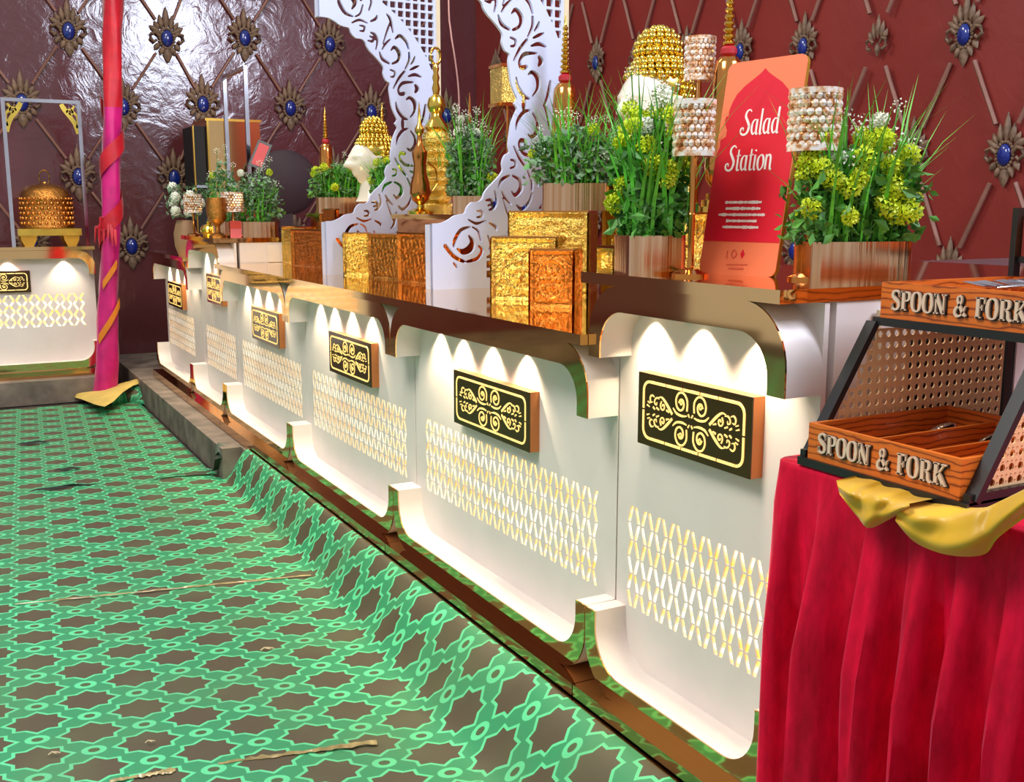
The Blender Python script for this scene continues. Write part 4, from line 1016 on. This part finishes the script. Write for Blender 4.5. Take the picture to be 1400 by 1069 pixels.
# ================================================================== FAR PIECES BEHIND THE ROW
r = thing('gold_cabinet', 'upright gold mirrored cabinet with black shelf side near the back wall', 'cabinet', (1.83, 8.62, PZ))
MB().box(.065, .49, 0, .45, 0, 1.90).build('cabinet_body', 'gold', r); MB().box(-.03, .062, .05, .45, 0, 1.86).build('shelf_side', 'dark', r)
MB().box(-.036, .062, .03, .05, 1.38, 1.40).build('shelf_board', 'chrome', r); MB().box(-.038, -.028, .03, .06, 0, 1.86).build('corner_post', 'brass', r)
MB().box(.055, .50, -.012, .46, 1.90, 1.92).build('cornice', 'brass', r); MB().box(.065, .08, -.012, 0, 0, 1.90).build('door_stile', 'brass', r); MB().box(.20, .215, -.012, 0, 0, 1.90).build('door_stile', 'brass', r)
r = thing('chrome_frame', 'tall chrome hanging frame standing behind the far planters', 'frame', (1.74, 6.76, S2))
MB().box(-.012, .012, -.012, .012, 0, 1.155).build('upright', 'chrome', r); MB().box(-.012, .012, .54, .564, 0, 1.155).build('upright', 'chrome', r)
MB().box(-.012, .012, -.012, .564, 1.155, 1.178).build('top_bar', 'chrome', r); MB().box(-.05, .05, -.03, .03, 0, .01).build('foot_plate', 'chrome', r); MB().box(-.05, .05, .52, .58, 0, .01).build('foot_plate', 'chrome', r)
p = on_y(356, 212, 6.55)
r = thing('card_stand', 'small black framed red card tilted on a slim stand above the far planters', 'sign', (p.x, p.y, 1.222), radians(-25))
MB().lathe([(.05, 0), (.05, .008), (.006, .012), (.006, p.z - 1.222 - .06)], 12).build('stand', 'black', r, True, 40)
zc = p.z - 1.222; mt = Matrix.Translation((0, 0, zc)) @ Matrix.Rotation(radians(22), 4, 'Y') @ Matrix.Rotation(radians(-12), 4, 'X')
MB().box(-.045, .045, -.004, .006, -.085, .085, mt).build('card_frame', 'black', r); MB().box(-.032, .032, -.0055, -.004, -.07, .07, mt).build('card', 'redcard', r)
r = thing('round_seat', 'dark maroon seat with a big round back behind the foil boxes', 'chair', (at(388, 8.35, 0)[0] + .02, 8.35, PZ), radians(-14))
m = MB(); V = []; n = 32
m.lathe([(.0, -.055), (.22, -.05), (.26, -.02), (.26, .02), (.22, .05), (.0, .055)], n); mt = Matrix.Translation((0, .03, 1.42)) @ Matrix.Rotation(pi/2, 4, 'X')
m.v = [tuple(mt @ Vector(v)) for v in m.v]; m.build('round_back', 'maroon', r, True, 50)
MB().box(-.24, .24, -.30, .12, .72, .80).build('seat', 'maroon', r); MB().box(-.05, .05, .0, .05, .78, 1.22).build('back_post', 'maroon', r)
for sx in (-1, 1):
    for sy in (-.27, .09): MB().box(sx*.21 - .02, sx*.21 + .02, sy - .02, sy + .02, 0, .73).build('leg', 'maroon', r)
r = tag(MB().box(-.05, .05, -.05, .05, 0, .128).box(-.055, .055, -.055, .055, .118, .132).build('cloth_covered_box', 'wine', None, loc=at(271, 6.80, S2)), 'small box covered in wine-red cloth beside the last counter', 'box')
p = at(321, 5.93, 1.222); r = thing('red_tag', 'tiny red tent card in front of the far planters', 'card', p, radians(-20))
mt = Matrix.Rotation(radians(-18), 4, 'X'); MB().box(-.03, .03, 0, .004, 0, .09, mt).build('card_face', 'redcard', r); MB().box(-.03, .03, .03, .034, 0, .085, Matrix.Rotation(radians(18), 4, 'X')).build('card_rest', 'redcard', r)
lathe_thing('gold_goblet', 'ornate dark gold goblet among the far planters', 'goblet', at(296, 6.02, 1.222), (('goblet_body', [(.045, 0), (.045, .01), (.014, .03), (.012, .06), (.05, .10), (.058, .16), (.05, .22), (.046, .22), (.04, .12)], 'embossbrown', 18),))
lathe_thing('gold_bowl', 'small shiny gold lidded bowl beside the far goblet', 'bowl', at(284, 6.30, 1.222), (('bowl', [(.03, 0), (.045, .02), (.05, .04), (.048, .045)], 'yellowgold', 16), ('lid', [(.048, .045), (.036, .062), (.01, .072), (.012, .085), (.003, .09)], 'yellowgold', 16)))
pts = [on_y(613, -20, 4.9), on_y(616, 40, 4.9), on_y(622, 80, 4.9), on_y(627, 125, 4.9), on_y(628, 180, 4.9)]
pts = [(p.x, p.y, p.z + .0) for p in pts]; pts = [(pts[0][0], pts[0][1], 3.6)] + pts + [(pts[-1][0], pts[-1][1], SH + .002)]
MB_ = MB(); MB_.tube(spline(pts, 4), .004, 6); tag(MB_.build('hanging_string', 'string', None, True, 60), 'thin pinkish string hanging down behind the arches', 'string')

# ---- on the back-wall counter
cz = PZ + .945
r = thing('cloche_stand', 'gold tray on feet under the embossed gold cloche', 'stand', (.69, 8.60, cz))
MB().box(-.215, .215, -.17, .17, .075, .125).build('tray', 'yellowgold', r)
for sx in (-1, 1):
    for sy in (-1, 1):
        m = MB(); m.prism([(-.055, .076), (.055, .076), (.05, .04), (.03, .0), (-.03, .0), (-.05, .04)], lambda p: (sx*.145 + p[0], sy*.13 - .02, p[1]), lambda p: (sx*.145 + p[0], sy*.13 + .02, p[1])); m.build('foot', 'acryl', r)
r = thing('gold_cloche', 'dome-topped embossed gold cloche with ring handle on the gold tray', 'cloche', (.69, 8.60, cz + .1255))
MB().lathe([(.185, 0), (.188, .01), (.183, .02), (.180, .20), (.184, .21), (.178, .225), (.165, .27), (.13, .305), (.07, .325), (.0, .33)], 40).build('cloche_dome', 'embossbrown', r, True, 35)
m = MB()
for j in range(5):
    for k in range(26):
        t = 2*pi*(k + .5*(j % 2))/26; m.ball((.182*cos(t), .182*sin(t), .04 + .036*j), .014, .014, .014, 6, 4)
for k in range(30): t = 2*pi*k/30; m.ball((.184*cos(t), .184*sin(t), .218), .013, .013, .010, 6, 4)
o = m.build('embossing', 'coppergold', r, True, 70); o['kind'] = 'stuff'
m = MB(); m.tube([(.035*sin(t), 0, .37 - .055*cos(t)) for t in [2*pi*k/20 for k in range(21)]], .005, 6); m.ball((0, 0, .33), .014); m.build('ring_handle', 'brass', r, True, 60)
r = thing('display_gantry', 'tall slim chrome gantry with gold corner brackets around the cloche', 'stand', (.735, 8.60, cz))
for x in (-.285, .225): MB().box(x - .013, x + .013, -.013, .013, 0, 1.035).build('upright', 'chrome', r)
MB().box(-.298, .238, -.013, .013, 1.035, 1.06).build('top_bar', 'chrome', r)
for sx, x in ((1, -.272), (-1, .212)):
    m = MB()
    for p_, w_ in (([(0, .82), (.03, .90), (.10, .99), (.125, 1.03)], [.03, .03, .035, .03]), ([(.01, .86), (.0, .94), (.04, .985), (.02, 1.02)], [.012, .018, .018, .012]), (spiral(.055, .97, .03, 1.1, 0, 1, 8), [.012]*9)):
        m.stroke([(x + sx*a*.85, b) for a, b in p_], w_, lambda u, v, k: (u, .006 - .012*k, v), res=4)
    m.build('corner_bracket', 'yellowgold', r)
# ---- cloth-wrapped pole
p0 = on_y(142, 524, 8.08); base = Vector((p0.x, 8.08, 0)); ptop = on_y(156, 0, 8.08) 
r = thing('wrapped_pole', 'tall pole wrapped in magenta and red satin at the corner of the carpet', 'pole', base)
def pole_x(z): return .012*sin(z*1.3) + z*(ptop.x - p0.x)/ptop.z
m = MB(); n = 18; V = []; rows = 120; ztop = 4.4
for i in range(rows + 1):
    z = ztop*i/rows
    rad = .062 + .020*max(0, 1 - z/.9)*1.2 + .010*max(0, (z - 2.2)/2)
    for k in range(n):
        t = 2*pi*k/n; rr_ = rad*(1 + .10*sin(3*t + z*7) + .05*sin(7*t - z*13)); V.append((pole_x(z) + rr_*cos(t), rr_*sin(t), z))
m.add(V, [(i*n+k, i*n+(k+1) % n, (i+1)*n+(k+1) % n, (i+1)*n+k) for i in range(rows) for k in range(n)])
lowm = MB(); him = MB(); cut = int(rows*2.10/ztop)
lowm.v = m.v[:(cut + 1)*n]; lowm.f = [f for f in m.f if max(f) < (cut + 1)*n]
him.v = m.v[cut*n:]; him.f = [tuple(i - cut*n for i in f) for f in m.f if min(f) >= cut*n]
lowm.build('magenta_wrap', 'pink', r, True, 70); him.build('red_wrap', 'redsatin', r, True, 70)
def helix(nm, mat, z0, z1, turns, w, ph):
    m = MB(); V = []; N = 60
    for i in range(N + 1):
        q = i/N; t = ph + turns*2*pi*q; z = z0 + (z1 - z0)*q; rad = .079 + .026*max(0, 1 - z/.9)*1.2
        for o_ in (-w/2, 0, w/2): V.append((pole_x(z) + (rad + (.004 if o_ == 0 else 0))*cos(t), rad*sin(t), z + o_*(1 if 0 < i < N else .2)))
    m.add(V, [(i*3+k, i*3+3+k, i*3+4+k, i*3+1+k) for i in range(N) for k in range(2)]); m.build(nm, mat, r, True, 80)
helix('red_ribbon', 'redsatin', 1.10, 2.15, 2.2, .14, 2.0); helix('orange_ribbon', 'orangesatin', .45, .72, .28, .07, 3.9); helix('orange_ribbon', 'orangesatin', .84, 1.0, .2, .06, 4.0)
m = MB(); rnd = random.Random(9)
for k in range(14):
    a = rnd.uniform(2.4, 5.2); z = 1.22 + .1*rnd.random(); L = .10 + .06*rnd.random()
    m.tube([(pole_x(z) + .06*cos(a), .06*sin(a), z), (pole_x(z) + .10*cos(a), .10*sin(a), z + .01), (pole_x(z) + .115*cos(a), .115*sin(a), z - L*.8)], lambda q: .016*(1.1 - q), 5)
m.build('red_knot_tails', 'redsatin', r, True, 70)

# ================================================================== VELVET TABLE AND CUTLERY RACK
TZ = .930
r = thing('table', 'trestle table hidden under the crimson velvet cloth', 'table', (1.345, .61, PZ))
MB().box(0, .65, 0, .74, TZ - PZ - .035, TZ - PZ - .006).build('table_top', 'wood', r)
for a in (.06, .55):
    for b in (.06, .64): MB().box(a, a + .04, b, b + .04, 0, TZ - PZ - .035).build('leg', 'black', r)
def velvet():
    x0, x1, ya, yb = 1.285, 2.055, .548, 1.384; path = []
    step = .008
    def line(a, b):
        n = int(hypot(b[0]-a[0], b[1]-a[1])/step)
        for i in range(n): path.append((a[0] + (b[0]-a[0])*i/n, a[1] + (b[1]-a[1])*i/n))
    rc = .02
    line((x1, yb), (x0 + rc, yb))
    for k in range(6): a = radians(90 + 90*k/6); path.append((x0 + rc + rc*cos(a), yb - rc + rc*sin(a)))
    line((x0, yb - rc), (x0, ya)); line((x0, ya), (x1, ya)); path.append((x1, ya))
    N = len(path); nrm = []
    for i in range(N):
        a, b = path[max(i-2, 0)], path[min(i+2, N-1)]; d = hypot(b[0]-a[0], b[1]-a[1]) or 1; nrm.append(((b[1]-a[1])/d, -(b[0]-a[0])/d))
    cx, cy = (x0 + x1)/2, (ya + yb)/2
    sg = -1 if (nrm[N//2][0]*(path[N//2][0]-cx) + nrm[N//2][1]*(path[N//2][1]-cy)) < 0 else 1
    rows = [TZ + .004, TZ + .004, TZ + .001, TZ - .008] + [TZ - .02 - (TZ - .21)*(k/30)**1.1 for k in range(31)]
    V = []; s = 0; S_ = []
    for i in range(N):
        if i: s += hypot(path[i][0]-path[i-1][0], path[i][1]-path[i-1][1])
        S_.append(s)
    for j, z in enumerate(rows):
        z = max(z, PZ + .012)
        drop = TZ - z; am = .001 + .041*min(1, max(0, drop - .01)/.30); off0 = (-.35 if j == 0 else 0) ; flare = .004 + .010*min(1, drop/.7)
        for i in range(N):
            ph = 2*pi*S_[i]/.098 + 1.3*sin(S_[i]*11) + .5*sin(drop*4 + S_[i]*7) + 1.0
            w = math.tanh(1.9*sin(ph))
            w2 = .25*sin(2.3*ph + drop*3)
            o = (am*(w + w2) + flare + am*.10) if j >= 3 else (0.004 if j == 2 else 0)
            lim = max(0.0, min(1.0, (1.384 - path[i][1])/.05)); o = o*lim + min(o, .012 if path[i][0] < 1.30 else 0.0)*(1 - lim)
            if j == 0: V.append((path[i][0]*.55 + cx*.45, path[i][1]*.55 + cy*.45, z)); continue
            V.append((path[i][0] + sg*nrm[i][0]*o, path[i][1] + sg*nrm[i][1]*o, z))
    m = MB(); m.add(V, [(j*N+i, j*N+i+1, (j+1)*N+i+1, (j+1)*N+i) for j in range(len(rows)-1) for i in range(N-1)])
    m.f.append(tuple(range(N)))
    tag(m.build('velvet_tablecloth', 'velvet', None, True, 80), 'crimson velvet cloth falling in deep folds over the table', 'tablecloth')
velvet()

RX, RY, RZ = 1.284, 1.310, TZ + .0055
rack = thing('cutlery_rack', 'tiered wooden cutlery rack with black frame and cane sides, lettered SPOON & FORK', 'rack', (RX, RY, RZ))
def rb(v0, v1, u0, u1, w0, w1): return MB().box(v0, v1, -u1, -u0, w0, w1)
RL = .310
rb(-.006, .535, -.018, RL + .018, 0, .014).build('base_board', 'black', rack)
def cutlery_tray(v0, v1, w0, h, nm='tray', letters=True):
    t = .009; o = MB()
    for a in ((v0, v0 + t, 0, RL, w0, w0 + h), (v1 - t, v1, 0, RL, w0, w0 + h), (v0 + t, v1 - t, 0, t, w0, w0 + h), (v0 + t, v1 - t, RL - t, RL, w0, w0 + h), (v0 + t, v1 - t, t, RL - t, w0, w0 + .006)):
        o.box(a[0], a[1], -a[3], -a[2], a[4], a[5])
    tr = o.build(nm, 'wood', rack)
    for u in (.105, .205): MB().box(v0 + t, v1 - t, -u - .006, -u, w0 + .006, w0 + h - .012).build('divider', 'wood', tr)
    if letters: lettering(tr, v0, w0, h)
    return tr
SER = {  # slab-serif capitals, height 1: strokes (points, width)
 'S': ([([(.56, .74), (.50, .93), (.30, 1.0), (.12, .90), (.10, .72), (.24, .58), (.44, .46), (.55, .30), (.50, .10), (.30, 0), (.10, .07), (.06, .26)], [.05, .09, .10, .14, .17, .19, .19, .17, .14, .10, .09, .05]), ([(.57, 1.0), (.57, .70)], .06), ([(.05, 0), (.05, .30)], .06)], .66),
 'P': ([([(.18, 0), (.18, 1)], .19), ([(.02, .03), (.38, .03)], .07), ([(.02, .97), (.30, .97)], .07), ([(.27, .96), (.48, .95), (.60, .84), (.60, .66), (.48, .53), (.27, .50)], [.07, .09, .16, .16, .09, .06])], .70),
 'O': ([([(.36, 1.0), (.16, .90), (.08, .62), (.08, .38), (.16, .10), (.36, 0), (.56, .10), (.64, .38), (.64, .62), (.56, .90), (.36, 1.0)], [.06, .13, .19, .19, .13, .06, .13, .19, .19, .13, .06])], .76),
 'N': ([([(.14, 0), (.14, 1)], .08), ([(.12, .97), (.62, .05)], .19), ([(.66, 0), (.66, 1)], .08), ([(.0, .03), (.30, .03)], .07), ([(.0, .97), (.20, .97)], .07), ([(.52, .97), (.80, .97)], .07)], .86),
 '&': ([([(.72, .50), (.60, .20), (.40, .02), (.18, .0), (.06, .14), (.10, .34), (.30, .52), (.46, .70), (.46, .90), (.34, 1.0), (.22, .90), (.22, .74), (.40, .44), (.62, .12), (.78, .02)], [.05, .08, .10, .13, .15, .14, .12, .10, .09, .07, .10, .13, .16, .16, .07])], .84),
 'F': ([([(.18, 0), (.18, 1)], .19), ([(.02, .03), (.38, .03)], .07), ([(.02, .97), (.60, .97)], .07), ([(.58, 1.0), (.58, .72)], .06), ([(.25, .52), (.44, .52)], .06), ([(.44, .66), (.44, .38)], .05)], .66),
 'R': ([([(.18, 0), (.18, 1)], .19), ([(.02, .03), (.36, .03)], .07), ([(.02, .97), (.30, .97)], .07), ([(.27, .96), (.48, .95), (.58, .84), (.58, .68), (.48, .55), (.27, .52)], [.07, .09, .16, .16, .09, .06]), ([(.36, .52), (.52, .40), (.56, .14), (.68, .02), (.80, .06)], [.06, .14, .17, .12, .05])], .80),
 'K': ([([(.18, 0), (.18, 1)], .19), ([(.02, .03), (.36, .03)], .07), ([(.02, .97), (.36, .97)], .07), ([(.24, .40), (.64, .95)], .08), ([(.34, .56), (.70, .04)], .19), ([(.50, .97), (.80, .97)], .07), ([(.54, .03), (.84, .03)], .07)], .84)}
def lettering(tr, v0, w0, h):
    size = .0325; txt = 'SPOON & FORK'; adv = lambda c: (.42 if c == ' ' else SER[c][1])*size*.90 + .0012
    tot = sum(adv(c) for c in txt); u = RL/2 - tot/2 + .004; z = w0 + h*.27
    lt = MB(); bk = MB()
    for c in txt:
        if c != ' ':
            for p, w in SER[c][0]:
                wd = [x*size for x in w] if isinstance(w, list) else [w*size]*len(p)
                pp = [(u + a*size*.90, z + b*size) for a, b in p]
                lt.stroke(pp, wd, lambda a, b, k: (v0 - .001 - .005*k, -a, b), res=3)
                if len(pp) == 2:                               # widen ends so the dark rim shows round each stroke
                    (ax, az), (bx, bz) = pp; d = hypot(bx-ax, bz-az); ex, ez = (bx-ax)/d*.0012, (bz-az)/d*.0012; pp = [(ax-ex, az-ez), (bx+ex, bz+ez)]
                bk.stroke([(a + .0012, b - .0008) for a, b in pp], [x + .0026 for x in wd], lambda a, b, k: (v0 - .0001 - .0022*k, -a, b), res=3)
        u += adv(c)
    lt.build('raised_letters', 'letter', tr)['label'] = 'cream raised letters SPOON & FORK'; bk.build('letter_shadow_rim', 'black', tr)
cutlery_tray(0, .345, .014, .062)
cutlery_tray(.155, .50, .250, .062)
cutlery_tray(.53, .80, .348, .085, 'tray', False)
rb(.150, .51, -.012, RL + .012, .236, .250).build('tray_bearer', 'black', rack); rb(.52, .80, -.012, RL + .012, .336, .348).build('tray_bearer', 'black', rack)
for u in (-.012, RL + .012):
    m = MB(); m.bar((.012, -u, .014), (.152, -u, .240), .012, .022, up=(0, 1, 0)); m.build('slanted_rail', 'black', rack)
    rb(.512, .530, u - .006, u + .006, .014, .44).build('rear_post', 'black', rack)
    rb(.0, .52, u - .006, u + .006, .010, .026).build('bottom_rail', 'black', rack)
def cane(u):
    m = MB(); c = .0205; K = 8
    for i in range(27):
        for j in range(12):
            v, w = .012 + i*c, .024 + j*c
            if v + c > .515 or w + c > .238: continue
            if (v + c*.15) < .012 + (w + c - .014)*(.140/.226) + .004: continue
            C = [(v + c/2 + c/2*a, w + c/2 + c/2*b) for a, b in ((1, 0), (1, 1), (0, 1), (-1, 1), (-1, 0), (-1, -1), (0, -1), (1, -1))]
            I = [(v + c/2 + .0062*cos(2*pi*k/8), w + c/2 + .0062*sin(2*pi*k/8)) for k in range(8)]
            V = [(a, -u, b) for a, b in C] + [(a, -u, b) for a, b in I] + [(a, -u + .003, b) for a, b in I]
            m.add(V, [(k, (k+1) % 8, 8 + (k+1) % 8, 8 + k) for k in range(8)] + [(8 + k, 8 + (k+1) % 8, 16 + (k+1) % 8, 16 + k) for k in range(8)])
            for a, b in ((0, 0), (.5, 0), (0, .5)):            # raised knots of the weave
                m.ball((v + a*c, -u - .001, w + b*c), .0014, .0012, .0014, 4, 3)
    m.build('cane_panel', 'cane', rack)
cane(-.006); cane(RL + .006)
# ---- cutlery lying in the trays
def spoon(label, loc, rz, tilt, fork=False):
    r = thing('fork' if fork else 'spoon', label, 'fork' if fork else 'spoon', loc, rz, 'cutlery lying in the wooden trays')
    m = MB(); hd = MB()
    hd.tube([(0, 0, .004), (.05, 0, .010), (.11, 0, .006), (.135, 0, .005)], lambda q: .0030 + .003*q, 6)
    if fork:
        for k in range(4): m.tube([(-.022, (k - 1.5)*.003, .004), (-.04, (k - 1.5)*.0052, .006), (-.068, (k - 1.5)*.0052, .010)], .0014, 5)
        m.ball((-.016, 0, .004), .016, .011, .002, 10, 5)
    else: m.ball((-.026, 0, .006), .031, .020, .008, 14, 8)
    m.build('fork_head' if fork else 'spoon_bowl', 'chrome', r, True, 60); hd.build('handle', 'chrome', r, True, 60)
    r.rotation_euler = (0, tilt, rz)
for lab, v, u, dz, rz, tl in (('steel spoon propped bowl up in the back compartment of the lower tray', .235, .055, .0345, 2.9, .34), ('steel spoon lying in the middle compartment of the lower tray', .245, .155, .0345, 3.0, .30)):
    spoon(lab, (RX + v, RY - u, RZ + dz), rz, tl)
for k in range(8):
    spoon('steel fork in the row of forks in the upper tray', (RX + .29 + .024*k, RY - .13 - .006*(k % 2), RZ + .3015), -pi/2 + .05*(k % 3 - 1), 0.0, True)
# ---- golden scarf knotted over the table edge
def scarf(label, top, bot, seed):
    rnd = random.Random(seed); nu, nv = 36, 14; T = spline(top, 12); B = spline(bot, 12)
    def samp(P_, q): i = q*(len(P_) - 1); a = int(min(i, len(P_) - 2)); f = i - a; return tuple(x + (y - x)*f for x, y in zip(P_[a], P_[a+1]))
    V = []
    for j in range(nv + 1):
        for i in range(nu + 1):
            u, v = i/nu, j/nv; a, b = samp(T, u), samp(B, u)
            px, py = a[0] + (b[0]-a[0])*v, a[1] + (b[1]-a[1])*v
            x = 1.232 + .010*sin(v*9 + u*5 + seed) * v + .007*sin(u*17 + v*4) - .020*sin(pi*v)
            p = on_x(px, py, x)
            if j == 0: p.x += .05; p.z = max(p.z, TZ + .006)
            V.append(p - Vector((1.28, 1.1, .9)))
    m = MB(); m.add(V, [(j*(nu+1)+i, j*(nu+1)+i+1, (j+1)*(nu+1)+i+1, (j+1)*(nu+1)+i) for j in range(nv) for i in range(nu)])
    tag(m.build('yellow_scarf', 'yellowcloth', None, True, 80, (1.28, 1.1, .9)), label, 'cloth', 'golden scarf pieces on the velvet table')
scarf('short knotted end of golden cloth hanging below the middle of the cutlery rack', [(1143, 655), (1172, 664), (1207, 676), (1243, 688)], [(1148, 676), (1172, 706), (1188, 722), (1216, 710), (1244, 694)], 1)
scarf('broad golden cloth swag draped over the table edge and the rack corner', [(1229, 687), (1262, 696), (1312, 700), (1352, 688), (1412, 660)], [(1224, 712), (1252, 742), (1298, 759), (1345, 758), (1366, 734), (1412, 700)], 2)
